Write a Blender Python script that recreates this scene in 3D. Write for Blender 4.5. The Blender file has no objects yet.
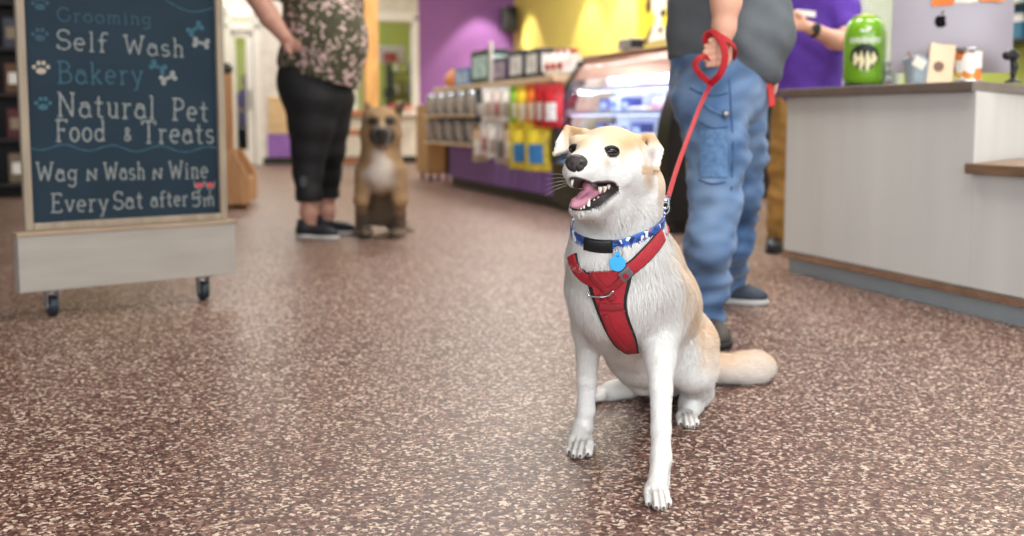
import bpy, bmesh, math, random
import numpy as np
from mathutils import Matrix, Vector
from mathutils.bvhtree import BVHTree

SC = bpy.context.scene
COL = SC.collection
rnd = random.Random(7)
PI = math.pi

# ------------------------------------------------------------------ camera
W, H, FPX = 1024, 536, 1100.0
CAM_H = 0.70
HORIZON = 119.0
DROP = 110.0                       # pixels from horizon to the optical axis
PPY = HORIZON + DROP
TH = math.atan(DROP / FPX)
cam_d = bpy.data.cameras.new('camera')
cam = bpy.data.objects.new('camera', cam_d)
COL.objects.link(cam)
cam.location = (0, 0, CAM_H)
cam.rotation_euler = (PI / 2 - TH, 0, 0)
cam_d.sensor_width = 36.0
cam_d.lens = FPX / W * 36.0
cam_d.shift_y = -(H / 2 - PPY) / W
cam_d.clip_end = 100
cam_d.dof.use_dof = True
cam_d.dof.focus_distance = 2.1
cam_d.dof.aperture_fstop = 2.6
SC.camera = cam
SC.view_settings.view_transform = 'Standard'
SC.view_settings.look = 'None'
SC.view_settings.gamma = 1
SC.view_settings.use_curve_mapping = False


def ray(px, py):
    a, b = (px - 512) / FPX, -(py - PPY) / FPX
    return np.array((a, math.cos(TH) + b * math.sin(TH), -math.sin(TH) + b * math.cos(TH)))


def P(px, py, Y):
    """the point of the place seen at (px, py) that lies Y metres in front"""
    d = ray(px, py)
    return np.array((0, 0, CAM_H)) + d * (Y / d[1])


def G(px, py, z=0.0):
    d = ray(px, py)
    return np.array((0, 0, CAM_H)) + d * ((z - CAM_H) / d[2])


def proj(v):
    """world points -> the pixel they are measured at (used when working out fur markings)"""
    v = np.asarray(v, float) - np.array((0, 0, CAM_H))
    cz = v[:, 1] * math.cos(TH) - v[:, 2] * math.sin(TH)
    cy = v[:, 1] * math.sin(TH) + v[:, 2] * math.cos(TH)
    return 512 + FPX * v[:, 0] / cz, PPY - FPX * cy / cz


# ------------------------------------------------------------------ materials
def lin(c):
    if isinstance(c, str):
        c = c.lstrip('#')
        c = [int(c[i:i + 2], 16) / 255 for i in (0, 2, 4)]
    return tuple((x / 12.92 if x <= 0.04045 else ((x + 0.055) / 1.055) ** 2.4) for x in c) + (1.0,)


MATS = {}


def new_mat(name):
    m = bpy.data.materials.new(name)
    m.use_nodes = True
    nt = m.node_tree
    return m, nt, nt.nodes['Principled BSDF']


def mat(name, col, rough=0.6, metal=0.0, var=0.12, scale=8.0, bump=0.0, bscale=None, spec=0.4, coat=0.0, stretch=None):
    """principled material with a procedural variation of its colour and an optional bump"""
    if name in MATS:
        return MATS[name]
    m, nt, b = new_mat(name)
    c = lin(col)
    N = nt.nodes
    tc = N.new('ShaderNodeTexCoord')
    src = tc.outputs['Object']
    if stretch:
        mp = N.new('ShaderNodeMapping')
        mp.inputs['Scale'].default_value = stretch
        nt.links.new(src, mp.inputs['Vector'])
        src = mp.outputs['Vector']
    no = N.new('ShaderNodeTexNoise')
    no.inputs['Scale'].default_value = scale
    no.inputs['Detail'].default_value = 4
    nt.links.new(src, no.inputs['Vector'])
    r = N.new('ShaderNodeValToRGB')
    r.color_ramp.elements[0].position = 0.3
    r.color_ramp.elements[1].position = 0.7
    r.color_ramp.elements[0].color = tuple(x * (1 - var) for x in c[:3]) + (1,)
    r.color_ramp.elements[1].color = tuple(min(1, x * (1 + var)) for x in c[:3]) + (1,)
    nt.links.new(no.outputs['Fac'], r.inputs['Fac'])
    nt.links.new(r.outputs['Color'], b.inputs['Base Color'])
    b.inputs['Roughness'].default_value = rough
    b.inputs['Metallic'].default_value = metal
    b.inputs['Specular IOR Level'].default_value = spec
    b.inputs['Coat Weight'].default_value = coat
    if bump:
        n2 = N.new('ShaderNodeTexNoise')
        n2.inputs['Scale'].default_value = bscale or scale * 6
        n2.inputs['Detail'].default_value = 3
        nt.links.new(src, n2.inputs['Vector'])
        bp = N.new('ShaderNodeBump')
        bp.inputs['Strength'].default_value = bump
        bp.inputs['Distance'].default_value = 0.01
        nt.links.new(n2.outputs['Fac'], bp.inputs['Height'])
        nt.links.new(bp.outputs['Normal'], b.inputs['Normal'])
    MATS[name] = m
    return m


def attr_mat(name, rough=0.8, spec=0.2, sheen=0.0, bump=0.0, bscale=200.0):
    if name in MATS:
        return MATS[name]
    m, nt, b = new_mat(name)
    a = nt.nodes.new('ShaderNodeAttribute')
    a.attribute_name = 'Col'
    nt.links.new(a.outputs['Color'], b.inputs['Base Color'])
    b.inputs['Roughness'].default_value = rough
    b.inputs['Specular IOR Level'].default_value = spec
    b.inputs['Sheen Weight'].default_value = sheen
    if bump:
        tc = nt.nodes.new('ShaderNodeTexCoord')
        n2 = nt.nodes.new('ShaderNodeTexNoise')
        n2.inputs['Scale'].default_value = bscale
        n2.inputs['Detail'].default_value = 3
        nt.links.new(tc.outputs['Object'], n2.inputs['Vector'])
        bp = nt.nodes.new('ShaderNodeBump')
        bp.inputs['Strength'].default_value = bump
        bp.inputs['Distance'].default_value = 0.004
        nt.links.new(n2.outputs['Fac'], bp.inputs['Height'])
        nt.links.new(bp.outputs['Normal'], b.inputs['Normal'])
    MATS[name] = m
    return m


def glass_mat(name, tint=(0.95, 0.97, 1.0), gloss=0.12, rough=0.02):
    """thin pane: mostly clear, with a mirror part that grows at grazing angles"""
    if name in MATS:
        return MATS[name]
    m, nt, b = new_mat(name)
    N = nt.nodes
    N.remove(b)
    t = N.new('ShaderNodeBsdfTransparent')
    t.inputs['Color'].default_value = tint + (1,)
    g = N.new('ShaderNodeBsdfGlossy')
    g.inputs['Roughness'].default_value = rough
    f = N.new('ShaderNodeLayerWeight')
    f.inputs['Blend'].default_value = 0.5
    pw_ = N.new('ShaderNodeMath')
    pw_.operation = 'POWER'
    pw_.inputs[1].default_value = 4.0
    nt.links.new(f.outputs['Facing'], pw_.inputs[0])
    ad = N.new('ShaderNodeMath')
    ad.operation = 'MULTIPLY_ADD'
    ad.inputs[1].default_value = 0.6
    ad.inputs[2].default_value = gloss
    nt.links.new(pw_.outputs['Value'], ad.inputs[0])
    mx = N.new('ShaderNodeMixShader')
    nt.links.new(ad.outputs['Value'], mx.inputs['Fac'])
    nt.links.new(t.outputs['BSDF'], mx.inputs[1])
    nt.links.new(g.outputs['BSDF'], mx.inputs[2])
    nt.links.new(mx.outputs['Shader'], N['Material Output'].inputs['Surface'])
    MATS[name] = m
    return m


def emit_mat(name, col, strength):
    if name in MATS:
        return MATS[name]
    m, nt, b = new_mat(name)
    b.inputs['Base Color'].default_value = lin(col)
    b.inputs['Emission Color'].default_value = lin(col)
    b.inputs['Emission Strength'].default_value = strength
    MATS[name] = m
    return m


def wood_mat(name, c1, c2, rough=0.55, scale=6.0, stretch=(1, 1, 8)):
    if name in MATS:
        return MATS[name]
    m, nt, b = new_mat(name)
    N = nt.nodes
    tc = N.new('ShaderNodeTexCoord')
    mp = N.new('ShaderNodeMapping')
    mp.inputs['Scale'].default_value = tuple(1.0 / s if s > 1 else 1.0 for s in stretch)
    nt.links.new(tc.outputs['Object'], mp.inputs['Vector'])
    no = N.new('ShaderNodeTexNoise')
    no.inputs['Scale'].default_value = scale * 4
    no.inputs['Detail'].default_value = 6
    no.inputs['Distortion'].default_value = 0.6
    nt.links.new(mp.outputs['Vector'], no.inputs['Vector'])
    r = N.new('ShaderNodeValToRGB')
    r.color_ramp.elements[0].position = 0.35
    r.color_ramp.elements[1].position = 0.65
    r.color_ramp.elements[0].color = lin(c1)
    r.color_ramp.elements[1].color = lin(c2)
    nt.links.new(no.outputs['Fac'], r.inputs['Fac'])
    nt.links.new(r.outputs['Color'], b.inputs['Base Color'])
    b.inputs['Roughness'].default_value = rough
    MATS[name] = m
    return m


# ------------------------------------------------------------------ objects
WORLD = {}                                    # object -> its world matrix


def wmat(o):
    return WORLD.get(o.name, Matrix.Identity(4)) if o else Matrix.Identity(4)


def tag(o, label=None, cat=None, group=None, kind=None):
    if label:
        o['label'] = label
    if cat:
        o['category'] = cat
    if group:
        o['group'] = group
    if kind:
        o['kind'] = kind
    return o


def thing(name, label, cat, loc=(0, 0, 0), rz=0.0, group=None, kind=None):
    o = bpy.data.objects.new(name, None)
    o.empty_display_size = 0.05
    COL.objects.link(o)
    M = Matrix.Translation(Vector(loc)) @ Matrix.Rotation(rz, 4, 'Z')
    o.matrix_world = M
    WORLD[o.name] = M
    return tag(o, label, cat, group, kind)


def link_mesh(name, me, parent=None, mats=(), smooth=False):
    for m in mats:
        me.materials.append(m)
    if smooth:
        me.polygons.foreach_set('use_smooth', [True] * len(me.polygons))
    o = bpy.data.objects.new(name, me)
    COL.objects.link(o)
    if parent:
        o.parent = parent
        WORLD[o.name] = wmat(parent)
    return o


def raw_mesh(name, verts, faces, parent=None, mats=(), smooth=True, cols=None, local=False, face_mats=None):
    """mesh from arrays given in world coordinates (local=True: in the parent's own)"""
    v = np.asarray(verts, float)
    if parent is not None and not local:
        Mi = np.array(wmat(parent).inverted())
        v = v @ Mi[:3, :3].T + Mi[:3, 3]
    me = bpy.data.meshes.new(name)
    me.from_pydata(v.tolist(), [], faces if isinstance(faces, list) else faces.tolist())
    if cols is not None:
        at = me.color_attributes.new('Col', 'FLOAT_COLOR', 'POINT')
        c4 = np.ones((len(v), 4), np.float32)
        c4[:, :3] = cols
        at.data.foreach_set('color', c4.ravel())
    if face_mats is not None:
        for m in mats:
            me.materials.append(m)
        mats = ()
        me.polygons.foreach_set('material_index', np.asarray(face_mats, dtype=np.int32))
    me.validate()
    return link_mesh(name, me, parent, mats, smooth)


def dup(o, M, label=None, parent=None):
    """copy of a thing with its parts and their sub-parts; M is the copy's world matrix"""
    c = o.copy()
    COL.objects.link(c)
    if parent is None:
        c.matrix_world = M
        WORLD[c.name] = M
        if label:
            c['label'] = label
    else:
        c.parent = parent
        c.matrix_parent_inverse = o.matrix_parent_inverse
        c.matrix_basis = o.matrix_basis
    for ch in list(o.children):
        dup(ch, None, None, c)
    return c


def TM(loc, rz=0.0, s=1.0, tilt=None):
    M = Matrix.Translation(Vector(loc)) @ Matrix.Rotation(rz, 4, 'Z')
    if tilt:
        M = M @ Matrix.Rotation(tilt[0], 4, 'X') @ Matrix.Rotation(tilt[1], 4, 'Y')
    return M @ Matrix.Diagonal((s, s, s, 1)) if not isinstance(s, tuple) else M @ Matrix.Diagonal(s + (1,))


class MB:
    """collects shapes (in the parent's local coordinates) into ONE mesh object"""

    def __init__(self):
        self.bm = bmesh.new()
        self.mats = []
        self.cur = 0

    def use(self, m):
        if m not in self.mats:
            self.mats.append(m)
        self.cur = self.mats.index(m)
        return self

    def _merge(self, b2, M=None):
        if M is not None:
            b2.transform(M)
        for f in b2.faces:
            f.material_index = self.cur
        me = bpy.data.meshes.new('tmp')
        b2.to_mesh(me)
        b2.free()
        self.bm.from_mesh(me)
        bpy.data.meshes.remove(me)
        return self

    def box(self, x0, x1, y0, y1, z0, z1, bev=0.0, M=None, seg=2):
        b = bmesh.new()
        bmesh.ops.create_cube(b, size=1)
        for v in b.verts:
            v.co = Vector((x0 + (v.co.x + .5) * (x1 - x0), y0 + (v.co.y + .5) * (y1 - y0), z0 + (v.co.z + .5) * (z1 - z0)))
        if bev:
            bmesh.ops.bevel(b, geom=list(b.edges), offset=bev, segments=seg, affect='EDGES', profile=0.5)
        return self._merge(b, M)

    def cyl(self, c, r, h, axis='Z', seg=24, r2=None, bev=0.0, M=None):
        b = bmesh.new()
        bmesh.ops.create_cone(b, cap_ends=True, segments=seg, radius1=r, radius2=r if r2 is None else r2, depth=h)
        if bev:
            es = [e for e in b.edges if any(len(f.verts) > 4 for f in e.link_faces)]
            bmesh.ops.bevel(b, geom=es, offset=bev, segments=2, affect='EDGES', profile=0.5)
        R = {'Z': Matrix.Identity(4), 'X': Matrix.Rotation(PI / 2, 4, 'Y'), 'Y': Matrix.Rotation(-PI / 2, 4, 'X')}[axis]
        T = Matrix.Translation(Vector(c)) @ R
        return self._merge(b, T if M is None else M @ T)

    def sph(self, c, r, seg=20, M=None):
        b = bmesh.new()
        bmesh.ops.create_uvsphere(b, u_segments=seg, v_segments=max(8, seg // 2), radius=1)
        rr = (r, r, r) if np.isscalar(r) else r
        T = Matrix.Translation(Vector(c)) @ Matrix.Diagonal(tuple(rr) + (1,))
        return self._merge(b, T if M is None else M @ T)

    def lathe(self, prof, seg=28, M=None, cap=True):
        b = bmesh.new()
        rings = []
        for r, z in prof:
            rings.append([b.verts.new((r * math.cos(2 * PI * k / seg), r * math.sin(2 * PI * k / seg), z)) for k in range(seg)])
        for i in range(len(rings) - 1):
            for k in range(seg):
                b.faces.new((rings[i][k], rings[i][(k + 1) % seg], rings[i + 1][(k + 1) % seg], rings[i + 1][k]))
        if cap:
            b.faces.new(list(reversed(rings[0])))
            b.faces.new(rings[-1])
        return self._merge(b, M)

    def prism(self, pts, d0, d1, axis='Y', bev=0.0, M=None):
        """polygon pts (two coordinates) extruded from d0 to d1 along axis"""
        b = bmesh.new()

        def co(p, d):
            return {'Y': (p[0], d, p[1]), 'X': (d, p[0], p[1]), 'Z': (p[0], p[1], d)}[axis]
        a = [b.verts.new(co(p, d0)) for p in pts]
        c = [b.verts.new(co(p, d1)) for p in pts]
        b.faces.new(a)
        b.faces.new(list(reversed(c)))
        n = len(pts)
        for i in range(n):
            b.faces.new((a[i], c[i], c[(i + 1) % n], a[(i + 1) % n]))
        bmesh.ops.recalc_face_normals(b, faces=list(b.faces))
        if bev:
            bmesh.ops.bevel(b, geom=list(b.edges), offset=bev, segments=2, affect='EDGES', profile=0.5)
        return self._merge(b, M)

    def tube(self, pts, r, seg=8, M=None):
        v, f = tube_arrays(pts, r, seg)
        b = bmesh.new()
        bv = [b.verts.new(tuple(p)) for p in v]
        for q in f:
            try:
                b.faces.new([bv[i] for i in q])
            except ValueError:
                pass
        return self._merge(b, M)

    def sheet(self, rows, thick, M=None):
        """a curved panel: a grid of points given a thickness along its normals"""
        g = np.array(rows, float)
        du = np.gradient(g, axis=0)
        dv = np.gradient(g, axis=1)
        n = np.cross(du, dv)
        n /= np.linalg.norm(n, axis=2, keepdims=True) + 1e-9
        b = bmesh.new()
        nu, nv = g.shape[:2]
        A = [[b.verts.new(tuple(g[i, j] + n[i, j] * thick / 2)) for j in range(nv)] for i in range(nu)]
        B = [[b.verts.new(tuple(g[i, j] - n[i, j] * thick / 2)) for j in range(nv)] for i in range(nu)]
        for i in range(nu - 1):
            for j in range(nv - 1):
                b.faces.new((A[i][j], A[i + 1][j], A[i + 1][j + 1], A[i][j + 1]))
                b.faces.new((B[i][j], B[i][j + 1], B[i + 1][j + 1], B[i + 1][j]))
        for i in range(nu - 1):
            b.faces.new((A[i][0], B[i][0], B[i + 1][0], A[i + 1][0]))
            b.faces.new((A[i][-1], A[i + 1][-1], B[i + 1][-1], B[i][-1]))
        for j in range(nv - 1):
            b.faces.new((A[0][j], A[0][j + 1], B[0][j + 1], B[0][j]))
            b.faces.new((A[-1][j], B[-1][j], B[-1][j + 1], A[-1][j + 1]))
        bmesh.ops.recalc_face_normals(b, faces=list(b.faces))
        return self._merge(b, M)

    def build(self, name, parent=None, m=None, smooth=None):
        me = bpy.data.meshes.new(name)
        self.bm.to_mesh(me)
        self.bm.free()
        o = link_mesh(name, me, parent, self.mats if self.mats else ([m] if m else []))
        if smooth is not None:
            me.polygons.foreach_set('use_smooth', [True] * len(me.polygons))
            try:
                me.set_sharp_from_angle(angle=math.radians(smooth))
            except Exception:
                pass
        return o


def tube_arrays(pts, r, seg=8, flat=None, up=None):
    """swept tube; flat=(half width, half thickness) gives a strap whose wide side follows up"""
    p = np.array(pts, float)
    n = len(p)
    rr = np.full(n, r, float) if np.isscalar(r) else np.array(r, float)
    t = np.gradient(p, axis=0)
    t /= np.linalg.norm(t, axis=1, keepdims=True) + 1e-12
    v, f = [], []
    ref = np.array((0.0, 0, 1)) if abs(t[0][2]) < 0.9 else np.array((1.0, 0, 0))
    s = np.cross(t[0], ref)
    for i in range(n):
        if up is not None:
            s = np.cross(t[i], up[i] if np.ndim(up) == 2 else up)
        s = s - t[i] * np.dot(s, t[i])
        s /= np.linalg.norm(s) + 1e-12
        u = np.cross(s, t[i])
        for k in range(seg):
            a = 2 * PI * (k + .5) / seg
            if flat:
                ca, sa = math.cos(a), math.sin(a)
                e = 0.35
                v.append(p[i] + s * flat[0] * math.copysign(abs(ca) ** e, ca) + u * flat[1] * math.copysign(abs(sa) ** e, sa))
            else:
                v.append(p[i] + rr[i] * (s * math.cos(a) + u * math.sin(a)))
    for i in range(n - 1):
        for k in range(seg):
            a, b = i * seg + k, i * seg + (k + 1) % seg
            f.append((a, b, b + seg, a + seg))
    f.append(tuple(range(seg))[::-1])
    f.append(tuple((n - 1) * seg + k for k in range(seg)))
    return v, f


def smooth_path(pts, n=40, closed=False):
    """Catmull-Rom through the points"""
    p = [np.array(q, float) for q in pts]
    if closed:
        q = [p[-1]] + p + [p[0], p[1]]
    else:
        q = [2 * p[0] - p[1]] + p + [2 * p[-1] - p[-2]]
    m = len(q) - 3
    out = []
    for k in range(n + 1):
        x = min(m - 1e-6, m * k / n)
        i = int(x)
        t = x - i
        a, b, c, d = q[i], q[i + 1], q[i + 2], q[i + 3]
        out.append(0.5 * (2 * b + (c - a) * t + (2 * a - 5 * b + 4 * c - d) * t * t + (3 * b - a - 3 * c + d) * t ** 3))
    return out


# ------------------------------------------------------------------ smooth bodies
class Vol:
    """a body blended out of round limbs, meshed as one continuous surface"""

    def __init__(self, h):
        self.h = h
        self.pr = []

    def cap(self, a, b, ra, rb, k=0.02, mode=1):
        a, b = np.array(a, float), np.array(b, float)
        R = max(ra, rb)

        def fn(x, y, z, a=a, b=b, ra=ra, rb=rb):
            ab = b - a
            L = float(ab @ ab) + 1e-12
            t = np.clip(((x - a[0]) * ab[0] + (y - a[1]) * ab[1] + (z - a[2]) * ab[2]) / L, 0, 1)
            dx, dy, dz = x - a[0] - t * ab[0], y - a[1] - t * ab[1], z - a[2] - t * ab[2]
            return np.sqrt(dx * dx + dy * dy + dz * dz) - (ra + (rb - ra) * t)
        self.pr.append((fn, np.minimum(a, b) - R, np.maximum(a, b) + R, k, mode))
        return self

    def chain(self, pts, rs, k=0.02):
        for i in range(len(pts) - 1):
            self.cap(pts[i], pts[i + 1], rs[i], rs[i + 1], k)
        return self

    def ell(self, c, r, k=0.02, R=None, mode=1):
        c, r = np.array(c, float), np.array(r, float)
        R = np.eye(3) if R is None else np.array(R)

        def fn(x, y, z, c=c, r=r, R=R):
            q = [(x - c[0]) * R[0][i] + (y - c[1]) * R[1][i] + (z - c[2]) * R[2][i] for i in range(3)]
            k0 = np.sqrt(sum((q[i] / r[i]) ** 2 for i in range(3)))
            k1 = np.sqrt(sum((q[i] / r[i] ** 2) ** 2 for i in range(3))) + 1e-9
            return k0 * (k0 - 1) / k1
        m = r.max()
        self.pr.append((fn, c - m, c + m, k, mode))
        return self

    def tri(self, a, b, c, r, k=0.01):
        a, b, c = (np.array(q, float) for q in (a, b, c))

        def fn(x, y, z):
            # dense sampling of barycentric space replaced by exact point-triangle distance
            p = np.stack(np.broadcast_arrays(x, y, z), -1).astype(float)
            ab, ac = b - a, c - a
            n = np.cross(ab, ac)
            n /= np.linalg.norm(n)

            def seg(u, w):
                d = w - u
                t = np.clip(((p - u) @ d) / (d @ d), 0, 1)
                return np.linalg.norm(p - u - t[..., None] * d, axis=-1)
            e = np.minimum(np.minimum(seg(a, b), seg(b, c)), seg(c, a))
            ins = ((p - a) @ np.cross(n, ab) > 0) & ((p - b) @ np.cross(n, c - b) > 0) & ((p - c) @ np.cross(n, a - c) > 0)
            return np.where(ins, np.abs((p - a) @ n), e) - r
        lo = np.minimum(np.minimum(a, b), c) - r
        hi = np.maximum(np.maximum(a, b), c) + r
        self.pr.append((fn, lo, hi, k, 1))
        return self

    def cut(self, p0, n, k=0.005):
        """remove everything on the side n points to"""
        p0, n = np.array(p0, float), np.array(n, float)
        n = n / np.linalg.norm(n)
        self.pr.append((lambda x, y, z: -((x - p0[0]) * n[0] + (y - p0[1]) * n[1] + (z - p0[2]) * n[2]), None, None, k, -1))
        return self

    def grid(self):
        h = self.h
        lo = np.min([p[1] for p in self.pr if p[4] == 1], axis=0) - 3 * h
        hi = np.max([p[2] for p in self.pr if p[4] == 1], axis=0) + 3 * h
        n = np.ceil((hi - lo) / h).astype(int) + 1
        D = np.full(n, 1.0, np.float32)
        ax = [lo[i] + h * np.arange(n[i]) for i in range(3)]
        for fn, a, b, k, mode in self.pr:
            if a is None:
                s = [slice(0, n[i]) for i in range(3)]
            else:
                s = [slice(max(0, int((a[i] - k - 2 * h - lo[i]) / h)), min(n[i], int((b[i] + k + 2 * h - lo[i]) / h) + 2)) for i in range(3)]
            X, Y, Z = ax[0][s[0]][:, None, None], ax[1][s[1]][None, :, None], ax[2][s[2]][None, None, :]
            d = fn(X, Y, Z).astype(np.float32)
            A = D[tuple(s)]
            if mode == 1:
                q = np.maximum(k - np.abs(A - d), 0) / k
                D[tuple(s)] = np.minimum(A, d) - q * q * k * 0.25
            else:
                d = -d
                q = np.maximum(k - np.abs(A - d), 0) / k
                D[tuple(s)] = np.maximum(A, d) + q * q * k * 0.25
        return D, lo

    def mesh(self, smooth=1):
        D, lo = self.grid()
        v, f = surface_nets(D)
        v = v * self.h + lo
        for _ in range(smooth):
            v = laplace(v, f, 0.5)
        return v, f


def surface_nets(D):
    ins = D < 0
    c = [ins[:-1, :-1, :-1], ins[1:, :-1, :-1], ins[:-1, 1:, :-1], ins[1:, 1:, :-1],
         ins[:-1, :-1, 1:], ins[1:, :-1, 1:], ins[:-1, 1:, 1:], ins[1:, 1:, 1:]]
    s = sum(q.astype(np.uint8) for q in c)
    idx = np.argwhere((s > 0) & (s < 8))
    off = np.array([(0, 0, 0), (1, 0, 0), (0, 1, 0), (1, 1, 0), (0, 0, 1), (1, 0, 1), (0, 1, 1), (1, 1, 1)])
    val = np.stack([D[tuple((idx + o).T)] for o in off], 1)
    acc = np.zeros((len(idx), 3))
    cnt = np.zeros(len(idx))
    for a in range(8):
        for b in range(a + 1, 8):
            if np.abs(off[a] - off[b]).sum() != 1:
                continue
            va, vb = val[:, a], val[:, b]
            m = (va < 0) != (vb < 0)
            t = np.where(m, va / np.where(m, va - vb, 1), 0)
            acc += np.where(m[:, None], off[a] + t[:, None] * (off[b] - off[a]), 0)
            cnt += m
    v = idx + acc / cnt[:, None]
    ids = -np.ones(tuple(np.array(D.shape) - 1), np.int64)
    ids[tuple(idx.T)] = np.arange(len(idx))
    F = []
    for ax in range(3):
        sl0 = [slice(None)] * 3
        sl1 = [slice(None)] * 3
        sl0[ax] = slice(0, -1)
        sl1[ax] = slice(1, None)
        a, b = ins[tuple(sl0)], ins[tuple(sl1)]
        e = np.argwhere(a != b)
        u, w = (ax + 1) % 3, (ax + 2) % 3
        ok = (e[:, u] > 0) & (e[:, w] > 0) & (e[:, u] < D.shape[u] - 1) & (e[:, w] < D.shape[w] - 1)
        e = e[ok]
        flip = ~a[tuple(e.T)]
        du, dw = np.zeros(3, int), np.zeros(3, int)
        du[u] = 1
        dw[w] = 1
        q = np.stack([ids[tuple((e - du - dw).T)], ids[tuple((e - dw).T)], ids[tuple(e.T)], ids[tuple((e - du).T)]], 1)
        q[flip] = q[flip][:, ::-1]
        F.append(q)
    return v, np.concatenate(F)


def laplace(v, f, w):
    acc = np.zeros_like(v)
    cnt = np.zeros(len(v))
    for i in range(4):
        a, b = f[:, i], f[:, (i + 1) % 4]
        np.add.at(acc, a, v[b])
        np.add.at(cnt, a, 1)
        np.add.at(acc, b, v[a])
        np.add.at(cnt, b, 1)
    return v + w * (acc / np.maximum(cnt, 1)[:, None] - v)


def vnormals(v, f):
    n = np.cross(v[f[:, 2]] - v[f[:, 0]], v[f[:, 3]] - v[f[:, 1]])
    out = np.zeros_like(v)
    for i in range(4):
        np.add.at(out, f[:, i], n)
    return out / (np.linalg.norm(out, axis=1, keepdims=True) + 1e-12)


def ss(a, b, x):
    t = np.clip((x - a) / (b - a), 0, 1)
    return t * t * (3 - 2 * t)


def wob(v, s, seed=0):
    """cheap smooth noise in -1..1"""
    r = np.random.RandomState(seed)
    o = np.zeros(len(v))
    for k in range(5):
        d = r.normal(size=3)
        d /= np.linalg.norm(d)
        o += np.sin(v @ d * s * (0.6 + 0.35 * k) + r.uniform(0, 6.28))
    return o / 3.0


def mixc(c, col, m):
    return c * (1 - m[:, None]) + np.array(col)[None, :3] * m[:, None]


def fur(name, v, f, cols, parent, n, length, flow, seed=1, width=0.0009, lean=0.75, keep=None):
    """short hairs rooted on the body; each a tapering strip as wide as a lock of hair"""
    r = np.random.RandomState(seed)
    tri = np.concatenate([f[:, [0, 1, 2]], f[:, [0, 2, 3]]])
    area = np.linalg.norm(np.cross(v[tri[:, 1]] - v[tri[:, 0]], v[tri[:, 2]] - v[tri[:, 0]]), axis=1)
    vn = vnormals(v, f)
    if keep is not None:
        area = area * keep[tri].mean(1)
    t = r.choice(len(tri), n, p=area / area.sum())
    w = r.dirichlet((1, 1, 1), n)
    T = tri[t]
    mixv = lambda a: (a[T] * w[:, :, None]).sum(1)
    root, nor, col = mixv(v), mixv(vn), mixv(cols)
    nor /= np.linalg.norm(nor, axis=1, keepdims=True) + 1e-9
    L = (length[T] * w).sum(1) * r.uniform(0.6, 1.25, n)
    fl = flow(root) + r.normal(size=(n, 3)) * 0.22
    fl = fl - nor * (fl * nor).sum(1)[:, None]
    fl /= np.linalg.norm(fl, axis=1, keepdims=True) + 1e-9
    side = np.cross(nor, fl)
    up = 1 - lean
    p0 = root - nor * 0.001
    p1 = root + (nor * (up + .10) + fl * lean * .8) * (L * .5)[:, None]
    p2 = root + (nor * up + fl * lean) * L[:, None] + np.array((0, 0, -1)) * (L * .12)[:, None]
    wv = (width * r.uniform(.7, 1.3, n))[:, None]
    V = np.stack([p0 - side * wv, p0 + side * wv, p1 - side * wv * .7, p1 + side * wv * .7, p2], 1).reshape(-1, 3)
    base = np.arange(n)[:, None] * 5
    quads = base + np.array([[0, 2, 3, 1]])
    tris = base + np.array([[2, 4, 3]])
    Mi = np.array(wmat(parent).inverted())
    V = V @ Mi[:3, :3].T + Mi[:3, 3]
    me = bpy.data.meshes.new(name)
    me.vertices.add(len(V))
    me.vertices.foreach_set('co', V.astype(np.float32).ravel())
    me.loops.add(n * 7)
    loops = np.concatenate([quads, tris], 1).ravel()
    me.loops.foreach_set('vertex_index', loops.astype(np.int32))
    me.polygons.add(n * 2)
    ls = np.stack([np.arange(n) * 7, np.arange(n) * 7 + 4], 1).ravel()
    me.polygons.foreach_set('loop_start', ls.astype(np.int32))
    me.update(calc_edges=True)
    me.polygons.foreach_set('use_smooth', [True] * (n * 2))
    cc = np.clip(col * r.uniform(.9, 1.08, n)[:, None], 0, 1)
    c4 = np.ones((n * 5, 4), np.float32)
    c4[:, :3] = np.repeat(cc, 5, axis=0)
    at = me.color_attributes.new('Col', 'FLOAT_COLOR', 'POINT')
    at.data.foreach_set('color', c4.ravel())
    nn = nor + fl * .12 + r.normal(size=(n, 3)) * .06
    nn /= np.linalg.norm(nn, axis=1, keepdims=True)
    me.normals_split_custom_set_from_vertices(np.repeat(nn, 5, axis=0).tolist())
    return link_mesh(name, me, parent, [attr_mat('fur_hair', 0.75, 0.15, 0.1)])
# ------------------------------------------------------------------ the shop shell
A = math.radians(18.3)              # the aisle runs 18 degrees to the left of the lens
CA, SA = math.cos(A), math.sin(A)
EX = np.array((CA, SA, 0.0))        # across the aisle, to the right
EY = np.array((-SA, CA, 0.0))       # down the aisle, away from us


def frame_of(o):
    return np.array(wmat(o).inverted())


def loc_of(o, p):
    M = frame_of(o)
    return M[:3, :3] @ np.asarray(p, float) + M[:3, 3]


def on_plane(px, py, p0, n):
    d = ray(px, py)
    c = np.array((0, 0, CAM_H))
    return c + d * (((np.asarray(p0) - c) @ n) / (d @ n))


def struct(o):
    o['kind'] = 'structure'
    return o


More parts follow.
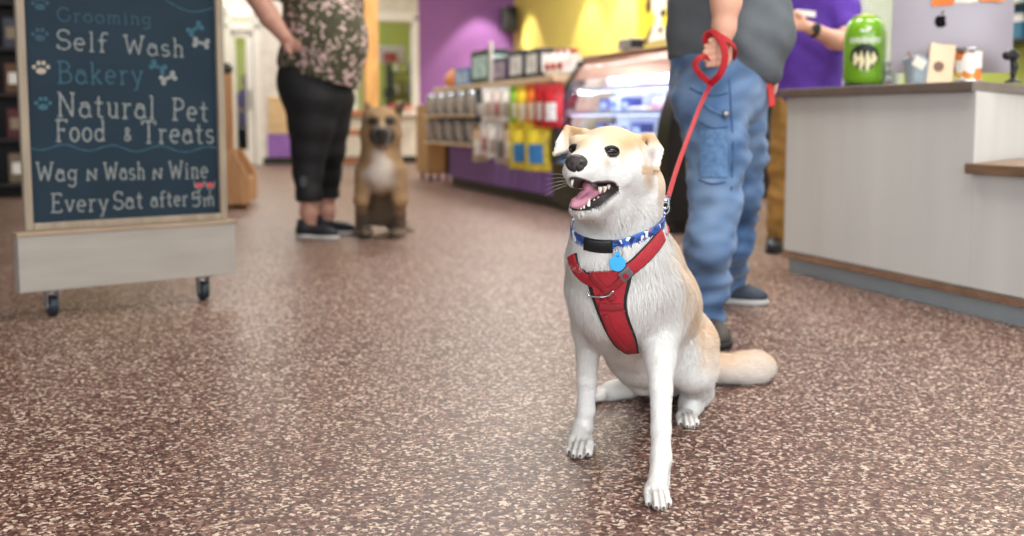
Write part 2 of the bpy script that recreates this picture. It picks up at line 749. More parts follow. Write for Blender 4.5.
def floor_mat():
    m, nt, b = new_mat('speckled_floor')
    N, Lk = nt.nodes, nt.links
    tc = N.new('ShaderNodeTexCoord')
    nd = N.new('ShaderNodeTexNoise')
    nd.inputs['Scale'].default_value = 70
    nd.inputs['Detail'].default_value = 2
    Lk.new(tc.outputs['Object'], nd.inputs['Vector'])
    wv = N.new('ShaderNodeMix')
    wv.data_type = 'RGBA'
    wv.blend_type = 'LINEAR_LIGHT'
    wv.inputs['Factor'].default_value = 0.008
    Lk.new(tc.outputs['Object'], wv.inputs['A'])
    Lk.new(nd.outputs['Color'], wv.inputs['B'])
    n1 = N.new('ShaderNodeTexVoronoi')
    n1.inputs['Scale'].default_value = 150
    Lk.new(wv.outputs['Result'], n1.inputs['Vector'])
    sp = N.new('ShaderNodeSeparateColor')
    Lk.new(n1.outputs['Color'], sp.inputs['Color'])
    r = N.new('ShaderNodeValToRGB')
    r.color_ramp.interpolation = 'CONSTANT'
    e = r.color_ramp.elements
    e[0].position, e[0].color = 0.0, lin('452f2b')
    e[1].position, e[1].color = 0.88, lin('d2beac')
    for pos, c in ((0.26, '573c36'), (0.50, '755449'), (0.67, '907063'), (0.80, 'aa907f')):
        q = e.new(pos)
        q.color = lin(c)
    Lk.new(sp.outputs['Red'], r.inputs['Fac'])
    n2 = N.new('ShaderNodeTexNoise')
    n2.inputs['Scale'].default_value = 1.3
    Lk.new(tc.outputs['Object'], n2.inputs['Vector'])
    mx = N.new('ShaderNodeMix')
    mx.data_type = 'RGBA'
    mx.blend_type = 'MULTIPLY'
    mx.inputs['Factor'].default_value = 0.12
    Lk.new(r.outputs['Color'], mx.inputs['A'])
    Lk.new(n2.outputs['Fac'], mx.inputs['B'])
    Lk.new(mx.outputs['Result'], b.inputs['Base Color'])
    b.inputs['Roughness'].default_value = 0.40
    b.inputs['Specular IOR Level'].default_value = 0.24
    return m


f = MB().box(-16, 14, -3, 27, -0.08, 0)
struct(f.build('floor', None, floor_mat()))
CEIL = 3.7
struct(MB().box(-16, 14, -3, 27, CEIL, CEIL + .1).build('ceiling', None, mat('ceiling_white', 'd8d4cc', 0.9)))

# back wall, square to the aisle
W0 = G(400, 163)
wall = lambda px, py: on_plane(px, py, W0, EY)
wx = lambda px: float((wall(px, 119) - W0) @ EX)
wz = lambda px, py: float(wall(px, py)[2])
backM = TM(W0, A)


def back(name, m, boxes, bev=0, kind='structure'):
    b = MB()
    for q in boxes:
        b.box(*q, bev=bev)
    o = b.build(name, None, m)
    o.matrix_world = backM
    WORLD[o.name] = backM
    o['kind'] = kind
    return o


XC = wx(514)
purple = mat('purple_paint', '8f5fa3', 0.75, scale=1.5, var=.04)
white_trim = mat('white_trim', 'e4e0da', 0.5, var=.03)
lime = mat('lime_paint', 'b2bd58', 0.75, var=.04, scale=1.5)
back('wall_back', purple, [(wx(419), XC, 0, .15, 0, CEIL)])
# the white half wall and header around the glazing
zs = wz(400, 116)
zt = wz(400, 14)
back('wall_back_lower', mat('half_wall_white', 'd9d2c9', 0.6, var=.03), [(wx(300), wx(419), .0, .15, 0, zs)])
back('wall_back_upper', mat('header_white', 'cfcac0', .6), [(-14, wx(419), .0, .15, zt, CEIL)])
back('wall_back_left', lime, [(-14, wx(224), .0, .15, 0, zt)])
back('baseboard_back', mat('black_base', '1c1a1b', .5), [(wx(262), wx(600), -.015, 0.0, 0, .11)])
# slatted panel between the door and the woman
sl = MB().use(mat('half_wall_white2', 'd5cfc8', .6)).box(wx(262), wx(300), 0, .15, 0, zt)
sl.use(wood_mat('slat_wood', 'c9a577', 'e0c193', stretch=(8, 1, 1)))
z0, z1 = wz(280, 134), wz(280, 97)
for k in range(6):
    q = (z1 - z0) / 6
    sl.box(wx(268), wx(297), -.03, 0, z0 + k * q + .012, z0 + (k + 1) * q, bev=.006)
sl.use(mat('purple_panel', '8d62b0', .6)).box(wx(267), wx(297), -.025, 0, .12, z0)
o = sl.build('wall_back_panel')
o.matrix_world = backM
o['kind'] = 'structure'

# glazed door
dr = thing('door_1', None, None, W0, A)
struct(dr)
x0, x1 = wx(226), wx(262)
ztop = wz(245, 31)
b = MB().use(white_trim)
b.box(x0, x0 + .09, -.03, .12, 0, zt, bev=.01).box(x1 - .11, x1, -.03, .12, 0, zt, bev=.01)
b.box(x0, x1, -.03, .12, ztop, ztop + .14, bev=.01).box(x0, x1, -.03, .12, zt - .15, zt, bev=.01)
b.build('door_frame', dr)
b = MB().use(white_trim)
zk = wz(245, 150)
b.box(x0 + .1, x1 - .12, 0, .06, .02, zk, bev=.008).box(x0 + .1, x0 + .16, 0, .06, zk, ztop, bev=.008).box(x1 - .22, x1 - .12, 0, .06, zk, ztop, bev=.008)
b.box(x0 + .1, x1 - .12, 0, .06, ztop - .1, ztop - .01, bev=.008)
leaf = b.build('door_leaf', dr)
MB().box(x0 + .15, x1 - .2, .02, .035, zk, ztop - .1).build('door_glass', leaf, glass_mat('door_glass', (.8, .8, .8), .01))
MB().use(mat('steel', '9a9a9a', .3, 1)).cyl((x1 - .17, -.05, 1.0), .02, .3, bev=.004).box(x1 - .18, x1 - .16, -.05, 0, .87, .9).box(x1 - .18, x1 - .16, -.05, 0, 1.1, 1.13).build('door_handle', leaf)

# interior window
wn = thing('window_1', None, None, W0, A)
struct(wn)
x0, x1 = wx(300), wx(419)
b = MB().use(white_trim)
b.box(x0, x0 + .1, -.04, .14, zs, zt, bev=.01).box(x1 - .1, x1, -.04, .14, zs, zt, bev=.01)
b.box(x0, x1, -.04, .14, zt - .12, zt + .02, bev=.01).box(x0 - .03, x1 + .03, -.14, .14, zs, zs + .06, bev=.01)
b.box(wx(352), wx(352) + .08, -.03, .13, zs, zt, bev=.01)
b.build('window_frame', wn)
MB().box(x0 + .05, x1 - .05, .05, .065, zs + .03, zt - .05).build('window_pane', wn, glass_mat('pane', (.93, .95, .95), .06))

# the grooming room beyond the glazing
o = MB().box(-14, XC + 4, 4.2, 4.35, 0, CEIL).build('wall_far', None, lime)
o.matrix_world = backM
struct(o)
for k, (px, py, wd) in enumerate(((385, 31, .75), (384, 49, .6), (240, 40, .8))):
    c = on_plane(px, py, W0 + EY * (3.2 - k * .3), EY)
    c[2] = CEIL - .75 if k < 2 else CEIL - .9
    t = thing('pendant_light', ('near long white ceiling lamp seen through the interior window', 'farther white ceiling lamp seen low through the interior window',
                                'white ceiling lamp seen through the glass door')[k], 'lamp', c, A, 'grooming room ceiling lamps')
    MB().use(white_trim).box(-wd / 2, wd / 2, -.1, .1, .02, .08, bev=.01).cyl((-wd * .3, 0, .4), .008, .68).cyl((wd * .3, 0, .4), .008, .68).build('housing', t)
    MB().box(-wd / 2 + .02, wd / 2 - .02, -.08, .08, -.01, .02, bev=.005).build('diffuser', t, emit_mat('tube_light', 'fff6e8', 4))

# the yellow wall behind the deli case runs down the aisle from the corner
CORNER = W0 + EX * XC
yw = MB().box(0, .15, -9.6, 0, 0, CEIL).build('wall_right', None, mat('yellow_paint', 'dccb68', .75, var=.03, scale=1.5))
yw.matrix_world = TM(CORNER, A)
struct(yw)
yn = MB().box(0, .15, -18, -11.4, 0, CEIL).build('wall_right_front', None, mat('pale_wall', 'd9d9d4', .75, var=.03))  # unseen stretch made pale to keep lime bounce off the counter
yn.matrix_world = TM(CORNER, A)
struct(yn)
yl = MB().box(0, .15, -11.4, -9.6, 0, CEIL).build('wall_right_near', None, lime)
yl.matrix_world = TM(CORNER, A)
struct(yl)
o = MB().box(-.012, 0, -9.6, 0, 0, .11).build('baseboard_right', None, MATS['black_base'])
o.matrix_world = TM(CORNER, A)
struct(o)
pc = MB().box(-.01, .35, -.2, .2, 0, CEIL, bev=.01).build('trim_1', None, mat('pier_grey', 'b9bdb8', .6, var=.04))
pp = on_plane(885, 119, CORNER, EX)
pp[2] = 0
pc.matrix_world = TM(pp - EX * .34, A)
struct(pc)

# ------------------------------------------------------------------ service counter
CT = thing('service_counter', 'grey laminate service counter with raised end, lower ledge and copper strip along its base', 'counter', G(783, 271), A)
yB = float(loc_of(CT, G(967, 315))[1])
HT = 0.834
cd = np.array((math.sin(math.radians(55.3)), math.cos(math.radians(55.3))))
Cc = np.array((0, yB)) + cd * .95
lam = mat('grey_laminate', 'd4d4d0', .38, var=.06, scale=5, stretch=(1, 1, .12), spec=.5)
topm = mat('brown_stone_top', '6e6158', .35, var=.12, scale=14)
HP = [(0, 0), (0, yB), tuple(Cc), (.75, 0)]
MB().prism(HP, .1, HT - .036, 'Z', bev=.003).build('raised_body', CT, lam)
LP = [(0.002, yB + .001), (.002, yB - 2.2), (1.0, yB - 2.2), (1.0, Cc[1]), (Cc[0], Cc[1] - .004)]
MB().prism(LP, .1, .508, 'Z', bev=.003).build('lower_body', CT, lam)
# set-back toe panel under both bodies
MB().prism([(.02, -.02), (.02, yB - 2.18), (.98, yB - 2.18), (.98, Cc[1]), (.72, -.02)], 0, .1, 'Z').build('toe_panel', CT, mat('blue_grey_toe', '9fa9ad', .45, var=.05))
MB().box(-.006, .004, yB - 2.2, 0.0, .068, .097, bev=.002).build('copper_strip', CT, mat('brushed_copper', 'b7a08c', .25, .85, var=.15, scale=3, stretch=(1, 4, 1)))
oh = .03
TP = [(-oh, .03), (-oh, yB - .012), (Cc[0] + .02, Cc[1] - .03), (.8, .03)]
MB().prism(TP, HT - .036, HT, 'Z', bev=.004).build('raised_top', CT, topm)
MB().prism([(-oh, yB + .012), (-oh, yB - 2.22), (1.02, yB - 2.22), (1.02, Cc[1] - .05), (Cc[0] - .02, Cc[1] - .05), (.0, yB + .0)], .508, .545, 'Z', bev=.004).build('ledge_top', CT, wood_mat('ledge_wood', '6d543f', '8a6c52', stretch=(1, 8, 1)))


def on_top(px, depth, z=HT):
    """where the line of sight through column px crosses the counter top, depth metres behind the front edge"""
    p = on_plane(px, 100, wmat(CT).translation + Vector(EX * depth), EX)
    p = np.array(p)
    p[2] = z
    return p


PXM = lambda p: FPX / p[1]          # pixels per metre at a place

# green treat canister
p = on_top(863, .22)
s = 1 / PXM(p)
t = thing('treat_canister', 'tall green round-ended treat canister with white lettering on the counter', 'canister', p, -.3)
R, Hh = 20 * s, 72 * s
prof = [(.001, .012)] + [(R * (1 - .55 * (1 - math.sin(u)) ** 1.6), .012 + R * .55 * (1 - math.cos(u))) for u in np.linspace(.15, PI / 2, 7)]
prof = [(.001, .014), (R * .8, .014), (R * .92, .022), (R, .05), (R, Hh * .66), (R * .985, Hh * .76), (R * .9, Hh * .86), (R * .74, Hh * .93), (R * .5, Hh * .975), (R * .2, Hh * .995), (.001, Hh)]
MB().lathe(prof, 40, cap=False).build('canister_body', t, mat('green_plastic', '6fa31e', .25, var=.06, coat=.5), smooth=40)
MB().use(mat('black_plastic', '17181a', .4)).cyl((0, 0, .01), R * .98, .02, seg=40, bev=.004).build('base', t)
MB().lathe([(R * .62, Hh * .955), (R * .66, Hh * .97), (R * .3, Hh * 1.0), (.001, Hh * 1.012)], 40, cap=False).build('lid', t, mat('yellow_green_lid', 'a8bd33', .3), smooth=40)


def wrap(poly, z0, r, off=.0008):
    """flat outline (metres across, metres up) laid round a cylinder facing the customers"""
    return [(math.sin(x / r) * (r + off), -math.cos(x / r) * (r + off), z0 + z) for x, z in poly]


def wrapped_patch(name, par, poly, z0, r, m, off=.0008):
    """a printed patch: a filled outline following the round surface"""
    b = bmesh.new()
    vs = [b.verts.new((x, z, 0)) for x, z in poly]
    b.faces.new(vs)
    bmesh.ops.triangulate(b, faces=list(b.faces))
    bmesh.ops.subdivide_edges(b, edges=list(b.edges), cuts=2, use_grid_fill=True)
    for v in b.verts:
        x, z = v.co.x, v.co.y
        v.co = (math.sin(x / r) * (r + off), -math.cos(x / r) * (r + off), z0 + z)
    me = bpy.data.meshes.new(name)
    b.to_mesh(me)
    b.free()
    return link_mesh(name, me, par, [m])


white_ink = mat('white_ink', 'f2f0e8', .5)
ov = [(R * .72 * math.cos(u), R * .62 * math.sin(u)) for u in np.linspace(0, 2 * PI, 28, endpoint=False)]
wrapped_patch('label_oval', t, ov, Hh * .42, R, mat('dark_ink', '20261c', .5))
for k, (lx, lz, lw, lh) in enumerate(((-.42, -.12, .15, .30), (-.14, -.22, .12, .42), (.16, -.24, .13, .44), (.44, -.10, .14, .28))):
    # the pale chew shapes printed in the oval
    poly = [(R * (lx + lw * math.cos(u) * (1 + .3 * math.cos(3 * u))), R * (lz + lh * math.sin(u) * (1 + .18 * math.cos(4 * u)))) for u in np.linspace(0, 2 * PI, 22, endpoint=False)]
    wrapped_patch('printed_treat', t, poly, Hh * .42, R, mat('cream_ink', 'e9dfb0', .5), off=.0016)
lf = [(-.30, .0), (-.18, .14), (.0, .02), (.2, .2), (.34, .26), (.28, .06), (.1, -.06), (-.12, -.04)]
wrapped_patch('leaf_mark', t, [(R * x * .9, R * z * .9) for x, z in lf], Hh * .76, R * .985, white_ink, off=.001)


def text_obj(name, par, s, M, size, m, depth=.0004, align='CENTER', bend=None):
    """lettering as a mesh"""
    cu = bpy.data.curves.new(name, 'FONT')
    cu.body = s
    cu.size = size
    cu.align_x = align
    cu.align_y = 'CENTER'
    cu.extrude = depth
    cu.resolution_u = 3
    cu.offset = size * .018
    ob = bpy.data.objects.new(name, cu)
    COL.objects.link(ob)
    dg = bpy.context.evaluated_depsgraph_get()
    me = bpy.data.meshes.new_from_object(ob.evaluated_get(dg))
    bpy.data.objects.remove(ob)
    bpy.data.curves.remove(cu)
    if bend:
        for v in me.vertices:
            x, z, d = v.co.x, v.co.y, v.co.z
            v.co = (math.sin(x / bend) * (bend + .001 + d), -math.cos(x / bend) * (bend + .001 + d), z)
        me.transform(M)
    else:
        me.transform(M)
    me.materials.clear()
    return link_mesh(name, me, par, [m])


text_obj('brand_lettering', t, 'GREENIES', Matrix.Translation((0, 0, Hh * .635)), R * .36, white_ink, bend=R)

# all-in-one computer seen from behind
p = on_top(949, .46)
s = 1 / PXM(p)
t = thing('desktop_computer', 'silver all-in-one computer on the counter, its back and black logo towards us', 'computer', p, math.radians(-8))
alu = mat('satin_aluminium', '948d92', .42, .45, var=.02)
bw, bz0, bz1 = 57 * s, 14 * s, 112 * s
rows = []
n = 13
for i in range(n):
    u = i / (n - 1) * 2 - 1
    row = []
    for j in range(n):
        w = j / (n - 1) * 2 - 1
        bul = .036 * (1 - u * u) * (1 - w ** 4)
        row.append((u * bw, -.006 - bul, bz0 + (w + 1) / 2 * (bz1 - bz0)))
    rows.append(row)
b = MB().use(alu).sheet(rows, .006)
b.use(MATS['black_plastic']).box(-bw, bw, -.006, .004, bz0, bz1, bev=.003)
b.build('display_housing', t, smooth=50)
st = MB().use(mat('warm_lit_aluminium', 'd7b79a', .35, .35, var=.03))  # warm light on the aluminium put into its beige colour
st.prism([(-.075, 0.0), (-.068, .006), (.008, 56 * s), (.016, 56 * s), (-.058, 0.0)], -12 * s, 12 * s, 'X', bev=.002, M=Matrix.Translation((-16 * s, -.03, 0)) @ Matrix(((1, 0, .16, 0), (0, 1, 0, 0), (0, 0, 1, 0), (0, 0, 0, 1))))
st.box(-28 * s, -4 * s, -.105, .09, 0, .006, bev=.002)
so = st.build('stand', t)
MB().use(mat('cable_hole_dark', '6b5444', .6)).cyl((0, 0, 0), 5 * s, .004, seg=24, axis='Y', M=Matrix.Translation((-15 * s, -.074, 20 * s)) @ Matrix.Rotation(-.42, 4, 'X')).build('cable_hole', so)
# the fruit-shaped mark with a bite and a leaf
ap = []
for u in np.linspace(0, 2 * PI, 60, endpoint=False):
    r = 1 + .10 * math.cos(2 * u) * 0 - .22 * math.exp(-((u - PI / 2) / .35) ** 2) - .12 * math.exp(-((u - 3 * PI / 2) / .3) ** 2)
    x, z = r * math.cos(u) * .92, r * math.sin(u) * (1.0 if math.sin(u) > 0 else 1.08)
    if math.hypot(x - 1.12, z - .12) < .5:
        a2 = math.atan2(z - .12, x - 1.12)
        x, z = 1.12 + .5 * math.cos(a2), .12 + .5 * math.sin(a2)
    ap.append((x, z))
q = 6.2 * s
zc = 64 * s
lg = MB().use(mat('black_logo', '0a0a0b', .7, spec=.1)).prism([(x * q, z * q) for x, z in ap], -.0475, -.038, 'Y', M=Matrix.Translation((-13 * s, .001, zc)))
lg.prism([(-.05 * q, 1.0 * q), (.10 * q, 1.45 * q), (.42 * q, 1.62 * q), (.34 * q, 1.22 * q)], -.0475, -.038, 'Y', M=Matrix.Translation((-13 * s, .001, zc)))
lg.build('logo', t)
Mt = wmat(t)
for k, (px0, px1, py, c, lab) in enumerate(((927, 947, 10, 'e07a35', 'leftmost orange card stuck along the top of the computer'),
                                            (948, 970, 8, 'ded6cb', 'white card between two orange ones on the computer top'),
                                            (971, 994, 6, 'e08a4a', 'right-hand orange card stuck along the top of the computer'))):
    q0, q1 = [(v - 949) * s for v in (px0, px1)]
    zc = bz0 + (75 - py) * s
    cb = MB().use(mat('card_%d' % k, c, .7, var=.2, scale=30)).box(q0, q1, -.002, 0, 0, 17 * s, bev=.0005)
    o = cb.build('note_card')
    o.matrix_world = Mt @ Matrix.Translation((0, -.046, zc)) @ Matrix.Rotation(.03 * (k - 1), 4, 'Y')
    tag(o, lab, 'card', 'cards along the computer')

# small metal bucket with a tag
p = on_top(915, .13)
s = 1 / PXM(p)
t = thing('metal_bucket', 'small pale metal bucket with a white tag on the counter', 'bucket', p, 0)
galv = mat('pale_galvanised', 'aebfc9', .35, .5, var=.1, scale=30)
MB().use(galv).lathe([(.001, .003), (9.5 * s, 0), (9.8 * s, .004), (12.5 * s, 24 * s), (13.2 * s, 24.6 * s), (13.2 * s, 25.6 * s), (12.2 * s, 25.6 * s), (9.2 * s, .012), (.001, .012)], 32, cap=False).build('bucket_body', t, smooth=40)
MB().use(galv).tube([(13 * s * math.cos(u), 2 * s, 22 * s + 7 * s * math.sin(u)) for u in np.linspace(0, PI, 14)], .0016, 6).build('handle', t)
MB().use(wood_mat('stick_wood', '8d6239', 'a97b4c')).tube([(4 * s, 0, 4 * s), (-3 * s, 0, 24 * s), (-9 * s, 0, 33 * s)], .004, 8).build('wooden_stick', t)
MB().use(mat('paper_tag', 'efe9dc', .7)).box(-6 * s, 6 * s, -.001, .001, -5 * s, 5 * s, bev=.0004, M=Matrix.Translation((-2 * s, -13.8 * s, 21 * s)) @ Matrix.Rotation(.5, 4, 'Y')).build('tag', t)

# tin with a printed label
p = on_top(967, .09)
s = 1 / PXM(p)
t = thing('food_tin', 'printed tin with orange and white label on the counter before the computer', 'tin', p, .2)
R = 12.5 * s
MB().use(mat('tin_metal', 'c9c9cc', .25, .9)).lathe([(.001, .001), (R, .0), (R * 1.02, .004), (R, .008), (R, 31 * s), (R * 1.03, 32 * s), (R * 1.03, 33.5 * s), (R * .95, 33.5 * s), (R * .93, 32.5 * s), (.001, 32.5 * s)], 36, cap=False).build('can', t, smooth=40)
lb, nt, bs = new_mat('tin_label')
tc = nt.nodes.new('ShaderNodeTexCoord')
vo = nt.nodes.new('ShaderNodeTexVoronoi')
vo.inputs['Scale'].default_value = 38
nt.links.new(tc.outputs['Object'], vo.inputs['Vector'])
rp = nt.nodes.new('ShaderNodeValToRGB')
rp.color_ramp.interpolation = 'CONSTANT'
for k, (ps, c) in enumerate(((0, 'e8e4dc'), (.32, 'd9822f'), (.5, 'ece8e0'), (.62, '6d3a2a'), (.75, 'e6b83c'), (.85, 'd8d8dc'))):
    q = rp.color_ramp.elements[k] if k < 2 else rp.color_ramp.elements.new(ps)
    q.position = ps
    q.color = lin(c)
nt.links.new(vo.outputs['Color'], rp.inputs['Fac'])
nt.links.new(rp.outputs['Color'], bs.inputs['Base Color'])
MB().use(lb).lathe([(R * 1.006, 2 * s), (R * 1.006, 30 * s)], 36, cap=False).build('label', t, smooth=40)

# clear jar
p = on_top(887, .3)
s = 1 / PXM(p)
t = thing('clear_jar', 'small clear plastic jar between the green canister and the bucket', 'jar', p, 0)
MB().lathe([(.001, .001), (9 * s, 0), (9.5 * s, .004), (9.5 * s, 17 * s), (8 * s, 20 * s), (8 * s, 23 * s)], 24, cap=False).build('jar_body', t, glass_mat('jar_plastic', (.82, .85, .88), .15), smooth=40)
MB().use(mat('grey_lid', 'c4c4c8', .4)).cyl((0, 0, 24 * s), 8.6 * s, 3.5 * s, seg=28, bev=.001).build('lid', t)
cb = MB().use(mat('jar_biscuits', 'b0a79c', .7))
for k in range(16):
    cb.sph(((rnd.random() - .5) * 10 * s, (rnd.random() - .5) * 10 * s, (2 + rnd.random() * 13) * s), (3 * s, 2 * s, 1.8 * s), 8)
o = cb.build('biscuits', t)
o['kind'] = 'stuff'

# handheld scanner on its stand
p = on_top(1012, .3)
p = G(1012, 60, HT) if False else p
s = 1 / PXM(p)
t = thing('barcode_scanner', 'black handheld barcode scanner standing at the right end of the counter', 'scanner', p, .3)
blk = MATS['black_plastic']
MB().use(blk).lathe([(.001, 0), (8 * s, 0), (8 * s, .006), (4 * s, .014), (2 * s, .02), (2 * s, 9 * s), (.001, 9 * s)], 24, cap=False).build('stand', t, smooth=40)
v = Vol(.003)
v.chain([(0, 0, 8 * s), (1 * s, 0, 16 * s), (-1 * s, 0, 25 * s)], [3.0 * s, 3.2 * s, 3.4 * s], .01).chain([(3 * s, 0, 27 * s), (-3 * s, 0, 29 * s), (-9 * s, -.005, 27 * s)], [3.4 * s, 4.4 * s, 5 * s], .012)
vv, ff = v.mesh(1)
raw_mesh('scanner_body', vv, ff, t, [blk], local=True)
MB().use(mat('scanner_window', '3a1518', .15)).sph((-13 * s, -.006, 26.5 * s), (.6 * s, 3 * s, 3 * s), 14).build('scan_window', t)

# ------------------------------------------------------------------ shelves on the lime wall behind the counter
Mw = TM(CORNER, A)


def wall_r(px, py):
    q = on_plane(px, py, CORNER - EX * .15, EX)
    return np.array(q)


for k, py in enumerate((8, 42)):
    a = wall_r(1000, py)
    yl0 = float((np.array(Mw.inverted())[:3, :3] @ a + np.array(Mw.inverted())[:3, 3])[1])
    t = thing('wall_shelf', ('upper black shelf on the lime wall behind the computer', 'lower black shelf on the lime wall behind the computer')[k], 'shelf',
              CORNER + EY * yl0 + np.array((0, 0, a[2])), A, 'black shelves behind the counter')
    MB().use(mat('black_shelf', '1b1b1c', .45)).box(-.3, -.012, -1.6, .06, -.03, 0, bev=.004).build('board', t)
    for j in range(2):
        MB().use(MATS['black_shelf']).prism([(-.012, -.03), (-.2, -.03), (-.012, -.13)], -.3 - j * .9, -.27 - j * .9, 'Y').build('bracket', t)
    for j in range(3):
        c = (('d8d5c8', '4f9aa6', 'e4e0d6'), ('3c6f86', 'd7d2c4', 'cfc6ae'))[k][j]
        nm = 'product_box'
        w2 = .2 + .05 * rnd.random()
        z2 = .19 + .04 * rnd.random()
        y2 = -.05 - j * .3
        b = MB().use(mat('pbox_%s' % c, c, .5, var=.2, scale=9)).box(-w2, 0, -.24, 0, 0, z2, bev=.004)
        b.use(mat('pband_%d' % (k * 3 + j), ('2f7a86', 'e2e2da', 'b4552f', 'e7e3d9', '3b5f3a', '9a8b5a')[k * 3 + j], .5)).box(-w2 - .002, -.0, -.242, .002, z2 * .55, z2 * .8)
        o = b.build(nm)
        o.matrix_world = TM(CORNER + EY * (yl0 + y2) + np.array((0, 0, a[2])) - EX * .04, A)
        tag(o, '%s box %s on the %s black shelf of the lime wall' % (('pale', 'teal', 'white', 'blue', 'grey', 'tan')[k * 3 + j],
            ('nearest the computer edge', 'in the middle', 'farthest right')[j], ('upper', 'lower')[k]), 'box', 'boxes on the black shelves')
a = wall_r(860, 8)
o = MB().use(mat('blue_poster', '4f7fb5', .5, var=.2, scale=6)).box(-.02, 0, -.3, .3, -.22, .22, bev=.003).build('wall_picture')
o.matrix_world = TM(a + EX * .14, A)
tag(o, 'blue picture on the wall above the green canister', 'picture')
# ------------------------------------------------------------------ curved-glass bakery case
K0, K1 = G(668, 235), G(560, 209)
DC = thing('bakery_case', 'black refrigerated bakery case with curved glass front and lit shelves', 'display case', K0, A)
KL = float(loc_of(DC, K1)[1])
KD, KH = .56, 1.17
prof = [(.0, .36), (0, .5), (.012, .62), (.04, .75), (.085, .88), (.14, .99), (.2, 1.08), (.255, 1.14)]
blackm = mat('case_black', '141415', .32, var=.1)
glass = glass_mat('case_glass', (.96, .97, .98), .07)
MB().use(blackm).box(.0, KD, .0, KL, .07, .36, bev=.008).box(.05, KD - .03, .03, KL - .03, 0, .07).build('base_cabinet', DC)
gr = MB().use(blackm)
for k in range(9):
    gr.box(-.006, .002, .25, KL - .25, .11 + k * .02, .118 + k * .02, bev=.002)
gr.build('vent_grille', DC)


def curve_rows(y0, y1, inset=0.0, ny=2):
    P2 = smooth_path([(x, 0, z) for x, z in prof], 22)
    return [[(p[0] + inset, y0 + (y1 - y0) * j / (ny - 1), p[2]) for j in range(ny)] for p in P2]


MB().use(glass).sheet(curve_rows(.16, KL - .06, .004), .006).build('front_glass', DC, smooth=60)
for y0, y1, nm in ((0, .04, 'end_frame'), (KL - .04, KL, 'end_frame')):
    outer = smooth_path([(x, 0, z) for x, z in prof], 22)
    b = MB().use(blackm)
    po = [(p[0], p[2]) for p in outer]
    pi_ = [(p[0] + .12, p[2] - .0) for p in outer]
    poly = po + [(KD, 1.14), (KD, 1.06), (.36, 1.06)] + [q for q in reversed(pi_) if q[1] < 1.06]
    # frame as strips so that the window stays open
    for i in range(len(po) - 1):
        b.prism([po[i], po[i + 1], pi_[i + 1], pi_[i]], y0, y1, 'Y')
    b.box(KD - .06, KD, y0, y1, .36, 1.14).box(.2, KD, y0, y1, 1.06, 1.14)
    b.build(nm, DC)
    MB().use(glass).prism([(.13, .37), (KD - .05, .37), (KD - .05, 1.07), (.3, 1.07), (.2, .95), (.14, .7)], (y0 + y1) / 2 - .003, (y0 + y1) / 2 + .003, 'Y').build('end_glass', DC)
# black mullion where the glass meets the near end
b = MB().use(blackm)
b.sheet(curve_rows(.0, .17, -.004), .022)
b.build('corner_post', DC, smooth=50)
b = MB().use(blackm)
b.sheet(curve_rows(KL - .07, KL + .01, -.004), .022)
b.build('corner_post', DC, smooth=50)
copper = mat('reflection_brown', '9a6a58', .28, .5, var=.15, scale=4)  # red-brown reflection on the upper glass put into this colour
MB().use(copper).box(.245, KD + .01, -.01, KL + .01, 1.14, KH + .01, bev=.006).build('canopy', DC)
MB().use(copper).sheet([[(q[0] - .006, y, q[2]) for y in (.16, KL - .06)] for q in smooth_path([(x, 0, z) for x, z in prof[-3:]], 8)], .008).build('top_rail', DC, smooth=60)  # band over the upper glass carrying the painted reflection
MB().use(mat('case_white', 'e6e8ec', .5)).box(KD - .05, KD - .035, .05, KL - .05, .37, 1.06).box(.02, KD - .03, .05, KL - .05, .362, .372).build('liner', DC)
for j, (z, x0) in enumerate(((.56, .06), (.74, .1), (.91, .16))):
    sh = MB().use(glass_mat('shelf_glass', (.9, .94, 1.0), .08)).box(x0, KD - .05, .06, KL - .06, z, z + .012, bev=.002).build('shelf', DC)
    MB().use(mat('price_rail', 'c9d6ee', .3)).box(x0 - .012, x0, .06, KL - .06, z - .012, z + .02, bev=.002).build('price_rail', sh)
    MB().use(emit_mat('case_light', 'dfe9ff', 9)).box(x0 + .01, x0 + .035, .1, KL - .1, z - .014, z - .002).build('light_strip', sh)
MB().use(emit_mat('case_light_top', 'e8efff', 26)).box(.27, .32, .1, KL - .1, 1.1, 1.12).build('light_strip', DC)


cl_ = bpy.data.lights.new('added_case_lamp', 'AREA')  # added area light brightening the case interior along with its light strips
cl_.shape = 'RECTANGLE'
cl_.size, cl_.size_y = .12, KL - .3
cl_.energy = 26
cl_.color = (.82, .89, 1.0)
co_ = bpy.data.objects.new('added_case_lamp', cl_)
COL.objects.link(co_)
co_.matrix_world = TM(K0 + EX * .26 + EY * (KL / 2) + np.array((0, 0, 1.095)), A)


def case_pt(px, py, x):
    q = on_plane(px, py, K0 + EX * x, EX)
    return loc_of(DC, q)


blu = mat('navy_pack', '34427e', .4, var=.2)
kinds = []


def proto_tray():
    t = thing('treat_tray', 'x', 'tray', (0, 0, 0))
    MB().use(mat('white_tray', 'eceef2', .4)).box(-.09, .09, -.13, .13, 0, .012, bev=.004).box(-.09, -.08, -.13, .13, .012, .03, bev=.002).box(.08, .09, -.13, .13, .012, .03, bev=.002).build('tray', t)
    b = MB().use(mat('baked_treat', 'c99d70', .7, var=.25, scale=40))
    for i in range(3):
        for j in range(4):
            M = Matrix.Translation((-.05 + i * .05, -.09 + j * .06, .026)) @ Matrix.Rotation(rnd.random() * 3, 4, 'Z')
            b.cyl((0, 0, 0), .008, .03, 'X', 8, M=M)
            for sx in (-.016, .016):
                for sy in (-.007, .007):
                    b.sph((sx, sy, 0), .0095, 8, M=M)
    b.build('bone_biscuits', t)['kind'] = 'stuff'
    return t


